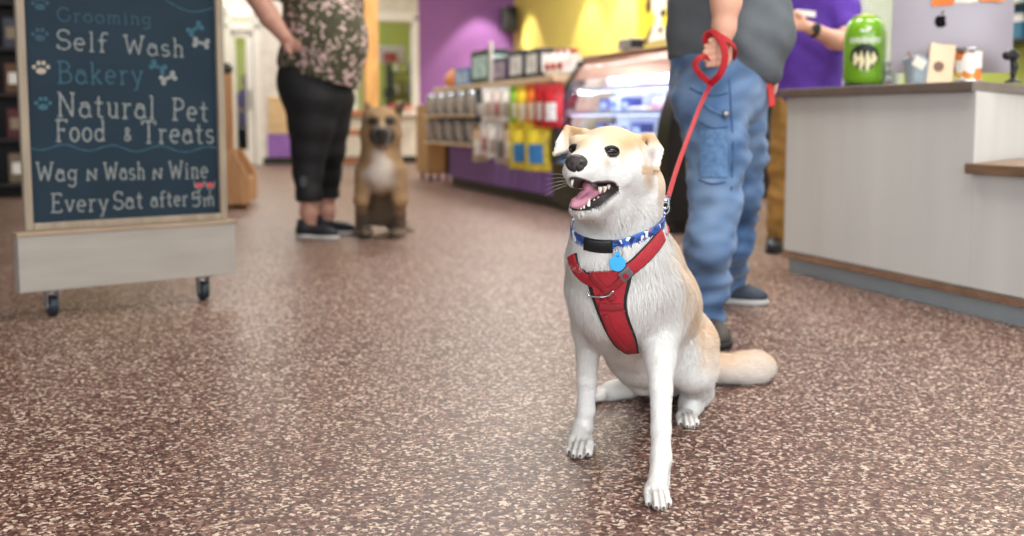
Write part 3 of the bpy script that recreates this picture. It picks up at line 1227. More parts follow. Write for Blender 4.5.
def proto_cake():
    t = thing('frosted_cake', 'x', 'cake', (0, 0, 0))
    MB().use(MATS['white_tray']).cyl((0, 0, .004), .085, .008, seg=28).build('board', t)
    MB().use(mat('pink_frosting', 'd79aa8', .5, var=.15, scale=30)).lathe([(.001, .008), (.068, .008), (.072, .02), (.071, .055), (.062, .068), (.03, .072), (.001, .073)], 28, cap=False).build('cake', t, smooth=60)
    b = MB().use(MATS['case_white'])
    for k in range(9):
        u = k * 2 * PI / 9
        b.sph((.055 * math.cos(u), .055 * math.sin(u), .072), (.012, .012, .01), 8)
    b.build('frosting_dots', t)['kind'] = 'stuff'
    return t


def proto_pack(nm, c1, c2, w, d, h):
    t = thing('treat_box', 'x', 'box', (0, 0, 0))
    MB().use(mat(nm, c1, .4, var=.1)).box(-d / 2, d / 2, -w / 2, w / 2, 0, h, bev=.004).build('carton', t)
    MB().use(mat(nm + '_label', c2, .4)).box(-d / 2 - .0015, -d / 2 + .001, -w * .36, w * .36, h * .25, h * .7).build('front_label', t)
    return t


P_tray, P_cake = proto_tray(), proto_cake()
P_navy = proto_pack('navy_box', '2f3f86', 'c9d3ee', .16, .1, .1)
P_white = proto_pack('white_box', 'e8eaf0', '6f86b8', .14, .1, .11)
P_rose = proto_pack('rose_box', 'c98a96', 'efe3e3', .13, .1, .09)
used = set()


def put(proto, M, label, group):
    if proto.name in used:
        o = dup(proto, M, label)
    else:
        used.add(proto.name)
        o = proto
        o.matrix_world = M
        WORLD[o.name] = M
        o['label'] = label
    o['group'] = group
    return o


plan = [(.573, .3, [(P_navy, .33), (P_white, .52), (P_tray, .76), (P_navy, 1.02), (P_white, 1.22), (P_cake, 1.45), (P_navy, 1.66)]),
        (.753, .32, [(P_white, .3), (P_navy, .5), (P_cake, .74), (P_tray, 1.0), (P_navy, 1.26), (P_white, 1.46), (P_navy, 1.65)]),
        (.923, .36, [(P_rose, .35), (P_white, .54), (P_rose, .74), (P_cake, .96), (P_rose, 1.18), (P_white, 1.38), (P_cake, 1.6)]),
        (.373, .26, [(P_tray, .3), (P_cake, .56), (P_tray, .84), (P_tray, 1.12), (P_navy, 1.36), (P_tray, 1.62)])]
rows_n = ('lower', 'middle', 'top', 'floor')
ords = ('1st', '2nd', '3rd', '4th', '5th', '6th', '7th')
nmz = {'treat_tray': 'tray of bone biscuits', 'frosted_cake': 'pink frosted cake', 'treat_box': 'box'}
for j, (z, x, row) in enumerate(plan):
    for i, (pr, y) in enumerate(row):
        kind = pr.name.split('.')[0]
        what = nmz[kind]
        if kind == 'treat_box':
            what = {P_navy.name: 'navy blue box', P_white.name: 'white box', P_rose.name: 'rose pink box'}[pr.name]
        lab = '%s, %s from the near end, %s of the bakery case' % (what, ords[i], rows_n[j] + (' shelf' if j < 3 else ''))
        put(pr, TM(K0 + EX * x + EY * min(y, KL - .16) + np.array((0, 0, z)), A), lab, 'goods in the bakery case')

# little display on top of the case
q = on_plane(632, 40, K0 + EX * .38, EX)
q = np.array(q)
q[2] = KH + .01
t = thing('price_display', 'small grey display box standing on top of the bakery case', 'display', q, A)
MB().use(mat('display_grey', 'a4a3a0', .4)).box(-.05, .05, -.09, .14, .02, .1, bev=.006).box(-.03, .03, -.04, .06, 0, .02).build('casing', t)
MB().use(blackm).box(-.052, .052, -.096, -.088, .03, .09, bev=.003).build('screen', t)

# ------------------------------------------------------------------ slatwall gondola
N0, N1 = G(560, 209.0) + EY * .03, G(452, 185)
GD = thing('slatwall_gondola', 'long low display wall with purple base, wood slats and pale wood top', 'display', N0, A)
GL = float(loc_of(GD, N1)[1])
woodp = wood_mat('pale_maple', 'd2b48f', 'e3c9a5', stretch=(1, 8, 1))
MB().use(mat('purple_laminate', '8f66ba', .5, var=.05)).box(0, .5, .02, GL, .09, .42, bev=.003).build('purple_base', GD)
MB().use(mat('black_kick', '1e1c1f', .5)).box(.015, .48, .03, GL - .01, 0, .09).build('kick_plate', GD)
b = MB().use(wood_mat('slatwall', 'c3a27a', 'd6b78f', stretch=(1, 8, 1)))
b.box(.03, .48, .02, GL, .42, .99)
for k in range(7):
    b.box(0.0, .03, .02, GL, .425 + k * .08, .495 + k * .08, bev=.006)
b.build('slat_panel', GD)
MB().use(woodp).box(-.05, .55, 0.0, GL + .5, .99, 1.035, bev=.005).build('top_board', GD)


def gpt(px, x=-.1):
    q = on_plane(px, 119, N0 + EX * x, EX)
    return float(loc_of(GD, q)[1])


def bag_mesh(w, h, d, seed, label=False):
    """a filled pouch hanging from a hole in its flat header"""
    r = random.Random(seed)
    rows = []
    n, m_ = 12, 9
    F, B = [], []
    for i in range(n + 1):
        v = i / n
        z = -h * v
        ful = math.sin(PI * min(1, max(0, (v - .14) / .86)) ** .8) ** .7 if v > .14 else 0
        fr, br = [], []
        for j in range(m_ + 1):
            u = j / m_ * 2 - 1
            e = (1 - u * u) ** .6
            bump = (r.random() - .5) * .1 * d
            wd = w / 2 * (1 - .05 * ful)
            fr.append((-(.002 + d / 2 * ful * e) + bump * ful * e, u * wd, z))
            br.append(((.002 + d / 2 * ful * e * .8), u * wd, z))
        F.append(fr)
        B.append(br)
    if label:
        return [[(q[0] - .003, q[1], q[2]) for q in row[2:8]] for row in F[5:11]]
    b = bmesh.new()
    f = [[b.verts.new(p) for p in row] for row in F]
    k = [[b.verts.new(p) for p in row] for row in B]
    for i in range(n):
        for j in range(m_):
            b.faces.new((f[i][j], f[i][j + 1], f[i + 1][j + 1], f[i + 1][j]))
            b.faces.new((k[i][j], k[i + 1][j], k[i + 1][j + 1], k[i][j + 1]))
        b.faces.new((f[i][0], f[i + 1][0], k[i + 1][0], k[i][0]))
        b.faces.new((f[i][-1], k[i][-1], k[i + 1][-1], f[i + 1][-1]))
    for j in range(m_):
        b.faces.new((f[0][j], k[0][j], k[0][j + 1], f[0][j + 1]))
        b.faces.new((f[-1][j], f[-1][j + 1], k[-1][j + 1], k[-1][j]))
    bmesh.ops.recalc_face_normals(b, faces=list(b.faces))
    return b


def bag_proto(c_body, c_label, c_head, w, h, d, seed):
    t = thing('treat_bag', 'x', 'bag', (0, 0, 0))
    m1 = mat('bag_%s' % c_body, c_body, .35, var=.3, scale=16)
    o = MB().use(m1)
    o._merge(bag_mesh(w, h, d, seed))
    o.build('pouch', t, smooth=60)
    MB().use(mat('baghead_%s' % c_head, c_head, .45)).box(-.004, .004, -w * .49, w * .49, -h * .13, .012, bev=.001).build('header_card', t)
    MB().use(mat('baglab_%s' % c_label, c_label, .45, var=.25, scale=25)).sheet(bag_mesh(w, h, d, seed, True), .002).build('label', t, smooth=60)
    MB().use(mat('peg_steel', '8d8d90', .3, .9)).tube([(.13, 0, -.012), (-.03, 0, -.012), (-.05, 0, .004)], .003, 6).build('hook', t)
    return t


B = dict(white=bag_proto('e4ded6', 'b9a99a', 'f2efe9', .15, .29, .06, 1), pink=bag_proto('dccbc4', 'b77f7a', 'efe6e0', .15, .28, .06, 2),
         dark=bag_proto('4b4a4c', 'c8c4bc', '2d3238', .14, .28, .06, 3), green=bag_proto('8fb33a', 'e7e4cf', '6f9a2b', .13, .3, .06, 4),
         yellow=bag_proto('e3c53c', 'f0ead2', 'c9a82a', .14, .32, .06, 5), orange=bag_proto('d9762f', 'f0dcc0', 'c25a22', .15, .32, .06, 6),
         red=bag_proto('b8262c', 'efe7e2', 'c73a3a', .16, .32, .07, 7), tan=bag_proto('c6ab8b', 'efe8dd', '8f7458', .15, .34, .06, 8),
         grey=bag_proto('b5aeaa', '7d7672', 'd9d6d0', .14, .33, .06, 9), blue=bag_proto('e0c93f', '3f86c2', 'd8bf33', .24, .36, .08, 10))
names = dict(white='white', pink='pinkish white', dark='dark grey', green='green', yellow='yellow', orange='orange', red='red', tan='tan', grey='silvery grey', blue='yellow')
row1 = [(552, 'red'), (543, 'red'), (534, 'orange'), (525, 'yellow'), (517, 'green'), (508, 'white'), (499, 'pink'), (490, 'white'), (482, 'dark')]
row2 = [(538, 'blue'), (522, 'blue'), (511, 'tan'), (503, 'grey'), (495, 'white'), (487, 'pink'), (480, 'tan')]
pos = ['%s from the bakery case' % q for q in ('1st', '2nd', '3rd', '4th', '5th', '6th', '7th', '8th', '9th')]
for rw, ztop, rn in ((row1, .965, 'upper'), (row2, .655, 'lower')):
    for i, (px, c) in enumerate(rw):
        for layer in range(2):
            if layer == 1 and c in ('dark', 'blue'):
                continue
            y = gpt(px, -.15 if layer == 0 else -.08)
            w = 'hung in front' if layer == 0 else 'hung behind'
            lab = '%s treat bag, %s, %s row, %s' % (names[c], pos[i], rn, w)
            put(B[c], TM(N0 + EX * (-.15 if layer == 0 else -.07) + EY * (y + (rnd.random() - .5) * .02) + np.array((0, 0, ztop - .01 * rnd.random())), A + .85 + (rnd.random() - .5) * .25), lab, 'treat bags hung on the slatwall')

# goods standing on the gondola top
ZT = 1.035


def top_box(px0, px1, hpx, c, cl, name, lab, x=.0, depth=.3, cat='box', seal=False):
    y1, y0 = gpt(px0, x), gpt(px1, x)
    ym = (y0 + y1) / 2
    q = N0 + EX * x + EY * ym
    h = hpx / PXM(q)
    w = abs(y1 - y0)
    t = thing(name, lab, cat, q + np.array((0, 0, ZT)), A)
    b = MB().use(mat('top_' + c, c, .45, var=.12))
    if name == 'treat_sack':
        v = Vol(.014)
        v.ell((depth * .5, 0, h * .40), (depth * .42, w * .5, h * .42), .04).ell((depth * .5, 0, h * .78), (depth * .16, w * .5, h * .22), .05).ell((depth * .5, 0, h * .14), (depth * .46, w * .5, h * .16), .04)
        v.cut((0, 0, 0.004), (0, 0, -1))
        vv, ff = v.mesh(1)
        raw_mesh('sack', vv, ff, t, [mat('lab_' + cl, cl, .5, var=.3, scale=14)], local=True)
        MB().use(MATS['top_' + c]).box(depth * .5 - .03, depth * .5 + .03, -w * .5, w * .5, h * .8, h * 1.0, bev=.012).build('header', t)
        MB().use(MATS['top_' + c]).sph((depth * .11, 0, h * .36), (depth * .05, w * .4, h * .16), 18).build('label', t, smooth=180)
    else:
        b.box(0, depth, -w / 2, w / 2, 0, h, bev=.006)
        b.build('carton', t)
        pm = mat('lab_' + cl, cl, .5, var=.35, scale=12)
        MB().use(pm).box(-.003, .002, -w * .4, w * .4, h * .18, h * .82, bev=.001).box(depth * .12, depth * .88, -w / 2 - .003, -w / 2 + .002, h * .18, h * .82, bev=.001).build('printed_panel', t)
    return t


G_ = 'goods on the gondola top'
for a_ in ((553, 559, 27, 'b4383a', 'e8dcd4', 'treat_sack', 'red and white sack on the gondola top next to the bakery case', .0, .26, 'sack'),
           (547, 552, 27, 'c04a48', 'eae0d8', 'treat_sack', 'second red and white sack from the bakery case on the gondola top', .0, .26, 'sack'),
           (541, 546, 27, 'b4383a', 'e8dcd4', 'treat_sack', 'third red and white sack from the bakery case on the gondola top', .0, .26, 'sack'),
           (525, 538, 29, '35323a', 'efece6', 'treat_box', 'dark box with white panel beside the red sacks', 0, .26, 'box'),
           (509, 523, 29, '2b2b31', 'e9e6e4', 'treat_box', 'dark box with white panel between purple box and its twin', 0, .26, 'box'),
           (492, 506, 24, '4a3552', 'a899ae', 'treat_box', 'dark purple box on the gondola top', 0.02, .24, 'box'),
           (471, 489, 33, '2a3336', 'b8d6d2', 'treat_box', 'tall dark box with pale teal panel on the gondola top', 0, .2, 'box'),
           (455, 470, 18, '3e6aa8', '9db8d8', 'treat_box', 'low blue box near the far end of the gondola top', 0.05, .25, 'box')):
    top_box(*a_)['group'] = G_

# white price card standing beside the tall box
q = N0 + EX * .0 + EY * gpt(490, .0) + np.array((0, 0, ZT))
t = thing('sign_holder', 'thin white sign standing beside the tall dark box on the gondola', 'sign', q, A)
MB().use(white_trim).box(.0, .02, -.035, .035, 0, .38, bev=.004).build('card', t)
MB().use(MATS['peg_steel']).box(-.03, .05, -.05, .05, 0, .008, bev=.002).build('foot', t)

# oak cabinet on casters at the gondola's far end, with its rack of dispensers
q = G(428, 182)
CB = thing('bin_cabinet', 'oak cabinet on casters at the far end of the gondola', 'cabinet', q, A)
oak = wood_mat('oak_brown', 'a57d52', 'c09a6c', stretch=(1, 1, 8))
MB().use(oak).box(0, .2, 0, .55, .09, .86, bev=.006).build('carcass', CB)
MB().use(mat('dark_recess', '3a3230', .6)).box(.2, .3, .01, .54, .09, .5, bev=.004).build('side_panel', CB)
d = MB().use(oak).box(.012, .188, -.018, 0, .12, .84, bev=.004).build('door', CB)
MB().use(MATS['peg_steel']).cyl((.16, -.035, .5), .007, .12, bev=.002).build('handle', d)
for x in (.05, .24):
    for y in (.08, .46):
        c = MB().use(mat('caster_black', '18181a', .4)).cyl((x, y, .04), .04, .03, 'X', 20, bev=.006).use(MATS['peg_steel']).box(x - .024, x + .024, y - .02, y + .02, .075, .092).build('caster', CB)
ry0, ry1 = gpt(477, -.1), gpt(430, -.1)
RK = thing('dispenser_rail', 'pale wood rail board on the slatwall carrying silver dispensers', 'rail', N0 + EY * ry0, A)
RL = ry1 - ry0
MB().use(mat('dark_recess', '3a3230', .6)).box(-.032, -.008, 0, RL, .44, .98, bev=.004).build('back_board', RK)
for z in (.72, .44):
    MB().use(woodp).box(-.18, -.032, 0, RL, z, z + .018, bev=.003).build('ledge', RK)


def proto_bin():
    t = thing('gravity_dispenser', 'x', 'dispenser', (0, 0, 0))
    MB().use(mat('silver_cap', 'c4c9d0', .25, .7)).lathe([(.001, .2), (.042, .2), (.05, .19), (.056, .165), (.001, .165)], 20, cap=False).build('lid', t, smooth=40)
    MB().use(mat('cloudy_plastic', 'b3ada6', .25, var=.35, scale=40)).lathe([(.001, .0), (.02, .0), (.022, .03), (.05, .07), (.052, .165), (.001, .166)], 20, cap=False).build('hopper', t, smooth=50)
    MB().use(mat('dispenser_grey', '8d8c8e', .3, .6)).cyl((-.035, 0, .02), .018, .05, 'X', 14, bev=.003).build('spout', t)
    return t


BN = proto_bin()
for tier, zz in (('upper', .739), ('lower', .459)):
    for i in range(5):
        q = N0 + EX * -.11 + EY * (ry0 + .12 + i * (RL - .24) / 4) + np.array((0, 0, zz))
        put(BN, TM(q, A, 1.15), 'silver-capped dispenser, %s from the near end on the %s ledge of the wood rail' % (ords[i], tier), 'dispensers on the rail')
# orange-brown sacks on the far end of the gondola top
for i, px in enumerate((450, 441)):
    q = N0 + EX * .05 + EY * (GL - .16 if i == 0 else GL - .16 + .0) + EX * (.24 * i) + np.array((0, 0, 1.036))
    q = N0 + EX * (.05 - 0.0) + EY * (GL + .26) + EX * .26 * i + np.array((0, 0, 1.036))
    t = thing('biscuit_sack', ('orange-brown sack at the front far corner of the gondola top', 'orange-brown sack at the back far corner of the gondola top')[i], 'sack', q, A, 'sacks on the gondola end')
    v = Vol(.014)
    v.ell((.08, 0, .08), (.11, .17, .08), .05).ell((.08, 0, .15), (.06, .14, .05), .05).cut((0, 0, .003), (0, 0, -1))
    vv, ff = v.mesh(1)
    raw_mesh('sack', vv, ff, t, [mat('sack_%d' % i, ('c07a45', 'b8693a')[i], .5, var=.25, scale=18)], local=True)
    MB().use(mat('sack_tie', '2b2522', .6)).sph((.08, 0, .195), (.03, .1, .018), 12).build('folded_top', t)

# loudspeaker in the corner, near the ceiling line
q = on_plane(513, 20, W0 - EY * .25, EY)
t = thing('loudspeaker', 'small black loudspeaker mounted high in the corner of the two walls', 'speaker', q - EX * .1 - EY * .1, A)
MB().use(MATS['black_plastic']).box(-.12, .12, -.1, .12, -.2, .2, bev=.02).build('cabinet', t)
MB().use(mat('speaker_mesh', '0b0b0c', .8)).box(-.1, .1, -.112, -.1, -.18, .18, bev=.005).cyl((0, -.112, -.05), .075, .01, 'Y').build('grille', t)
MB().use(MATS['black_plastic']).box(-.03, .03, .11, .26, -.03, .03).build('bracket', t)

# dog picture on the yellow wall
q = on_plane(661, 14, CORNER, EX)
t = thing('dog_poster', 'yellow wall poster of a white and brown dog above the bakery case', 'poster', q - EX * .012, A)
s = 1 / PXM(q) / abs(SA) * .8
z = 1 / PXM(q)
MB().use(mat('poster_yellow', 'ead23a', .6, var=.03)).box(-.01, .01, -20 * s, 20 * s, -26 * z, 46 * z, bev=.002).build('board', t)


def decal(name, par, poly, m, off):
    b = MB().use(m)
    b.prism([(-y * s, zz * z) for y, zz in poly], -.0105 - off, -.0100, 'X')
    return b.build(name, par)


cx = [(x, y) for x, y in ((-7, 14), (-5, 22), (4, 23), (7, 14), (6, 4), (3, -2), (2, -9), (6, -16), (10, -26), (-13, -26), (-9, -16), (-4, -9), (-3, -2), (-6, 4))]
decal('printed_dog', t, cx, mat('poster_white', 'efe6d2', .6, var=.08, scale=30), .001)
brn = mat('poster_brown', '5d4426', .6, var=.15)
decal('printed_ear', t, [(-7, 18), (-11, 19), (-13, 12), (-12, 4), (-9, 2), (-7, 8)], brn, .0018)
decal('printed_ear', t, [(6, 19), (10, 19), (12, 12), (11, 4), (8, 3), (6, 9)], brn, .0018)
decal('printed_nose', t, [(1, 3), (5, 4), (6, -1), (3, -4), (1, -2)], mat('poster_dark', '241c16', .6), .0024)
decal('printed_chin', t, [(-1, -14), (4, -13), (3, -18), (0, -19)], MATS['poster_dark'], .0024)
decal('printed_coat', t, [(-8, -12), (-5, -9), (-7, -18), (-10, -26), (-15, -26), (-11, -18)], brn, .0024)

# ------------------------------------------------------------------ things by the back wall
q = G(372, 172)
t = thing('wooden_pillar', 'orange-toned wooden pillar in front of the interior window', 'pillar', q, A)
pw = wood_mat('pillar_wood', 'c08a4c', 'd9a866', stretch=(1, 1, 8))
MB().use(pw).box(-.09, .09, -.09, .09, 0, CEIL, bev=.008).build('post', t)
MB().use(pw).box(-.105, .105, -.105, .105, 0, .14, bev=.006).build('plinth', t)

# goods on the window ledge
for k, (px, c, hh, lab) in enumerate(((392, 'b8473f', .13, 'red packet on the window ledge beside the pillar'), (400, 'd8d0c4', .16, 'cream packet on the window ledge'),
                                      (408, 'c2514a', .12, 'second red packet on the window ledge'), (384, 'c99', .1, 'pink packet on the ledge nearest the pillar'))):
    c = 'cc9999' if c == 'c99' else c
    q = np.array(wall(px, 110))
    q[2] = zs + .06
    t = thing('treat_packet', lab, 'packet', q - EY * .07, A, 'packets on the window ledge')
    MB().use(mat('packet_' + c, c, .5, var=.2, scale=20)).prism([(-.055, 0), (.055, 0), (.05, hh * .85), (.058, hh), (-.058, hh), (-.05, hh * .85)], -.025, .025, 'Y', bev=.006).build('packet', t)
    MB().use(MATS['white_ink']).box(-.035, .035, -.0265, -.024, hh * .3, hh * .6).build('label', t)

# play hoop beyond the window
q = on_plane(390, 100, W0 + EY * 2.2, EY)
q[2] = 0
t = thing('toy_hoop', 'toy basketball hoop on a black pole beyond the interior window', 'hoop', q, A)
hz = lambda py: float(on_plane(390, py, W0 + EY * 2.2, EY)[2])
MB().use(MATS['black_plastic']).cyl((0, 0, .03), .28, .06, seg=28, bev=.01).build('base', t)
MB().use(MATS['black_plastic']).cyl((0, 0, hz(60) / 2), .035, hz(60)).box(-.1, .1, -.08, .08, hz(98), hz(88), bev=.01).build('pole', t)
MB().use(white_trim).box(-.27, .27, -.06, -.03, hz(64), hz(46), bev=.02).build('backboard', t)
MB().use(mat('hoop_red', 'b3352c', .4)).box(-.12, .12, -.07, -.06, hz(60), hz(53)).tube([(.16 * math.cos(u), -.24 + .16 * math.sin(u), hz(62)) for u in np.linspace(0, 2 * PI, 25)], .012, 8).build('rim', t)
# shelf unit against the lime wall
q = on_plane(408, 100, W0 + EY * 3.9, EY)
q[2] = 0
t = thing('wall_rack', 'dark rack of small bottles against the lime wall beyond the window', 'rack', q, A)
MB().use(MATS['black_shelf']).box(-.4, -.37, -.2, .2, 0, 1.75).box(.37, .4, -.2, .2, 0, 1.75).build('uprights', t)
for k in range(4):
    MB().use(MATS['black_shelf']).box(-.37, .37, -.2, .2, .3 + k * .42, .33 + k * .42).build('shelf', t)
for k in range(6):
    o = MB().use(mat('bottle_%d' % (k % 3), ('d7d3c9', '6a6f74', 'c9b8a0')[k % 3], .4)).lathe([(.001, 0), (.04, 0), (.042, .02), (.042, .15), (.02, .19), (.018, .23), (.001, .23)], 14, cap=False).build('shampoo_bottle', None, smooth=40)
    o.matrix_world = TM(q + EX * (-.25 + (k % 3) * .25) + np.array((0, 0, 1.17 + (k // 3) * .42)) - EY * .1, A)
    tag(o, '%s bottle %s on the %s shelf of the dark rack' % (('white', 'grey', 'tan')[k % 3], ('at the left', 'in the middle', 'at the right')[k % 3], ('third', 'top')[k // 3]), 'bottle', 'bottles on the dark rack')

# low brown stool beside the second dog
q = G(352, 181)
t = thing('wooden_stool', 'reddish wooden stool standing behind the tan dog', 'stool', q, A)
rw_ = wood_mat('red_wood', '9a5a34', 'b3733f', stretch=(8, 1, 1))
MB().use(rw_).box(-.3, .3, -.2, .2, .52, .58, bev=.01).build('seat', t)
for sx in (-.25, .25):
    for sy in (-.15, .15):
        MB().use(rw_).box(sx - .025, sx + .025, sy - .025, sy + .025, 0, .52, bev=.004).build('leg', t)
MB().use(rw_).box(-.25, .25, -.02, .02, .2, .26, bev=.004).build('stretcher', t)
MB().use(rw_).box(.14, .2, -.03, .03, .58, .8, bev=.01).box(-.28, .28, .15, .19, .74, .8, bev=.01).box(-.27, -.23, .15, .19, .5, .78).box(.23, .27, .15, .19, .5, .78).build('backrest', t)

# ------------------------------------------------------------------ wooden merchandiser on casters beside the chalkboard
q = G(235, 209)
t = thing('wooden_merchandiser', 'wooden display cart with sloping bin on casters beside the chalkboard', 'display cart', q, math.radians(8))
s = 1 / PXM(q)
mw = wood_mat('cart_wood', '9c6f45', 'b98a5b', stretch=(1, 1, 8))
MB().use(mw).prism([(-.55, 4 * s), (.11, 4 * s), (.11, 32 * s), (0, 58 * s), (-.55, 58 * s)], 0, .04, 'Y', bev=.005).build('side_panel', t)
MB().use(mw).prism([(-.55, 4 * s), (.11, 4 * s), (.11, 32 * s), (0, 58 * s), (-.55, 58 * s)], .66, .7, 'Y', bev=.005).build('side_panel', t)
MB().use(mw).box(-.5, .1, .04, .66, 5 * s, 9 * s).box(.07, .105, .04, .66, 9 * s, 30 * s, bev=.004).build('bin', t)
MB().use(mw).box(-.5, -.03, .3, .36, 50 * s, 136 * s, bev=.006).build('tall_back', t)
MB().use(mat('finial_dark', '2a2320', .4)).sph((-.08, .33, 141 * s), (.06, .05, .05), 16).build('dark_knob', t)
for x in (-.45, -.0):
    for y in (.08, .62):
        MB().use(MATS['caster_black']).cyl((x, y, .032), .032, .03, 'X', 18, bev=.005).use(MATS['peg_steel']).box(x - .022, x + .022, y - .018, y + .018, .055, .09).build('caster', t)

# dark shelving beyond the chalkboard, left
q = G(12, 195)
t = thing('dark_shelving', 'dark retail shelving far behind the left edge of the chalkboard', 'shelves', q, A)
dk = mat('dark_steel_shelf', '2a2526', .6)
MB().use(dk).box(-1.2, .25, .0, .04, 0, 1.9).box(-1.2, -1.16, -.4, 0, 0, 1.9).box(.21, .25, -.4, 0, 0, 1.9).build('back_and_sides', t)
for k in range(5):
    MB().use(dk).box(-1.16, .21, -.4, 0, .1 + k * .4, .13 + k * .4).build('shelf', t)
n = 0
for k in range(4):
    for j in range(4):
        c = ('5b2a32', '6a4a34', '4a4c5a', '7a6a55')[(k + j) % 4]
        o = MB().use(mat('dim_' + c, c, .6, var=.2)).box(-.1, .1, -.14, .1, 0, .26, bev=.008).use(MATS['white_ink'] if (k + j) % 2 else mat('dim_lab', '9a8a70', .6)).box(-.07, .07, -.143, -.139, .08, .18).build('product_carton')
        o.matrix_world = TM(q + EX * (-.98 + j * .35 + .05) - EY * .2 + np.array((0, 0, .131 + k * .4)), A)
        tag(o, '%s carton, %s from the left on the %s shelf of the dark shelving' % (('maroon', 'brown', 'slate', 'tan')[(k + j) % 4], ords[j], ('lowest', 'second', 'third', 'fourth')[k]), 'carton', 'cartons on the dark shelving')

# black cabinet along the yellow wall, beyond the customer's legs
q = CORNER - EY * 7.0 - EX * .56
t = thing('back_cabinet', 'low black cabinet along the yellow wall, seen past the customer in jeans', 'cabinet', q, A)
MB().use(blackm).box(.0, .54, -2.4, 0, .08, .9, bev=.006).box(.04, .54, -2.38, -.02, 0, .08).build('carcass', t)
for k in range(4):
    d = MB().use(mat('cabinet_black', '1e1d20', .4)).box(-.018, 0, -2.38 + k * .595, -1.8 + k * .595, .1, .86, bev=.004).build('door', t)
    MB().use(MATS['peg_steel']).cyl((-.035, -1.86 + k * .595, .6), .006, .14, bev=.002).build('handle', d)
MB().use(mat('cabinet_top', '2a2826', .35)).box(-.03, .55, -2.42, .02, .9, .93, bev=.004).build('worktop', t)
# ------------------------------------------------------------------ rolling chalkboard sign
gl_, gr_ = G(52, 316), G(203, 300)
sd = gr_ - gl_
SRZ = math.atan2(sd[1], sd[0])
SG = thing('chalkboard_sign', 'large chalkboard in a pale wood frame on a grey rolling base with casters', 'sign', (gl_ + gr_) / 2, SRZ)
SX = np.array((math.cos(SRZ), math.sin(SRZ), 0))
SY = np.array((-math.sin(SRZ), math.cos(SRZ), 0))
SO = np.array(wmat(SG).translation)


def sgn(px, py, y):
    """pixel -> (x, z) on the sign's upright plane y metres behind the caster line"""
    q = on_plane(px, py, SO + SY * y, SY) - SO
    return float(q @ SX), float(q[2])


yf, yb = -.05, 0.02
xl, zb = sgn(20, 293.5, yf)
xr, _ = sgn(237, 277, yf)
zt_ = sgn(12, 237, yf)[1]
ply = mat('grey_plywood', '9c958c', .6, var=.08, scale=4, stretch=(1, 1, 6))  # darkening over the left side put into the plywood colour
bx = MB().use(ply).box(xl, xr, yf, yf + .018, zb, zt_, bev=.002).box(xl, xl + .018, yf + .018, yf + .04, zb, zt_, bev=.002).box(xr - .018, xr, yf + .018, yf + .04, zb, zt_, bev=.002)
bx.box(xl, xr, yf + .04, yf + .058, zb, zt_, bev=.002).box(xl + .018, xr - .018, yf + .018, yf + .04, zb, zb + .02)
bx.build('rolling_base', SG)
MB().use(wood_mat('base_lid_wood', '8d7862', '9f8a74', stretch=(8, 1, 1))).box(xl - .004, xr + .004, yf - .004, yf + .062, zt_ - .002, zt_ + .012, bev=.002).build('base_lid', SG)
bl, bzb = sgn(24, 226, yb)
br, _ = sgn(226, 209, yb)
bzb = zt_ + .012
BT = 1.42
fw = .028
frm = wood_mat('frame_wood', '857664', '988a76', stretch=(1, 1, 8))  # frame tone darkened along with the base
fb = MB().use(frm)
fb.box(bl, bl + fw, yb - .02, yb + .012, bzb, BT, bev=.004).box(br - fw, br, yb - .02, yb + .012, bzb, BT, bev=.004)
fb.box(bl + fw, br - fw, yb - .02, yb + .012, bzb, bzb + fw * .9, bev=.004).box(bl + fw, br - fw, yb - .02, yb + .012, BT - fw, BT, bev=.004)
fb.build('frame', SG)
slate = mat('chalkboard_slate', '1b2c38', .75, var=.14, scale=3.5, spec=.25)  # slate darkened in colour to carry the left side's dark gradient
MB().use(slate).box(bl + .01, br - .01, yb, yb + .01, bzb + .01, BT - .01).build('board', SG)
steel = MATS['peg_steel']
for x, y in ((sgn(52, 300, 0)[0], 0.0), (sgn(203, 290, 0)[0], 0.0)):
    c = MB().use(steel).box(x - .03, x + .03, y - .03, y + .03, zb - .006, zb + .001).box(x - .022, x - .018, y - .014, y + .014, .03, zb - .004).box(x + .018, x + .022, y - .014, y + .014, .03, zb - .004).cyl((x, y, zb - .01), .018, .012)
    o = c.build('caster', SG)
    MB().use(mat('caster_wheel', '1f2a33', .35)).cyl((x, y, .038), .038, .03, 'X', 28, bev=.008).build('wheel', o)
    MB().use(steel).cyl((x, y, .038), .012, .046, 'X', 16, bev=.002).build('hub', o)

# hand-drawn lettering: every glyph is a few chalk strokes with slab feet
def arc(cx, cy, rx, ry, a0, a1, n=14):
    return [(cx + rx * math.cos(math.radians(a)), cy + ry * math.sin(math.radians(a))) for a in np.linspace(a0, a1, n)]


def foot(x, y, w=.11):
    return [(x - w, y), (x + w, y)]


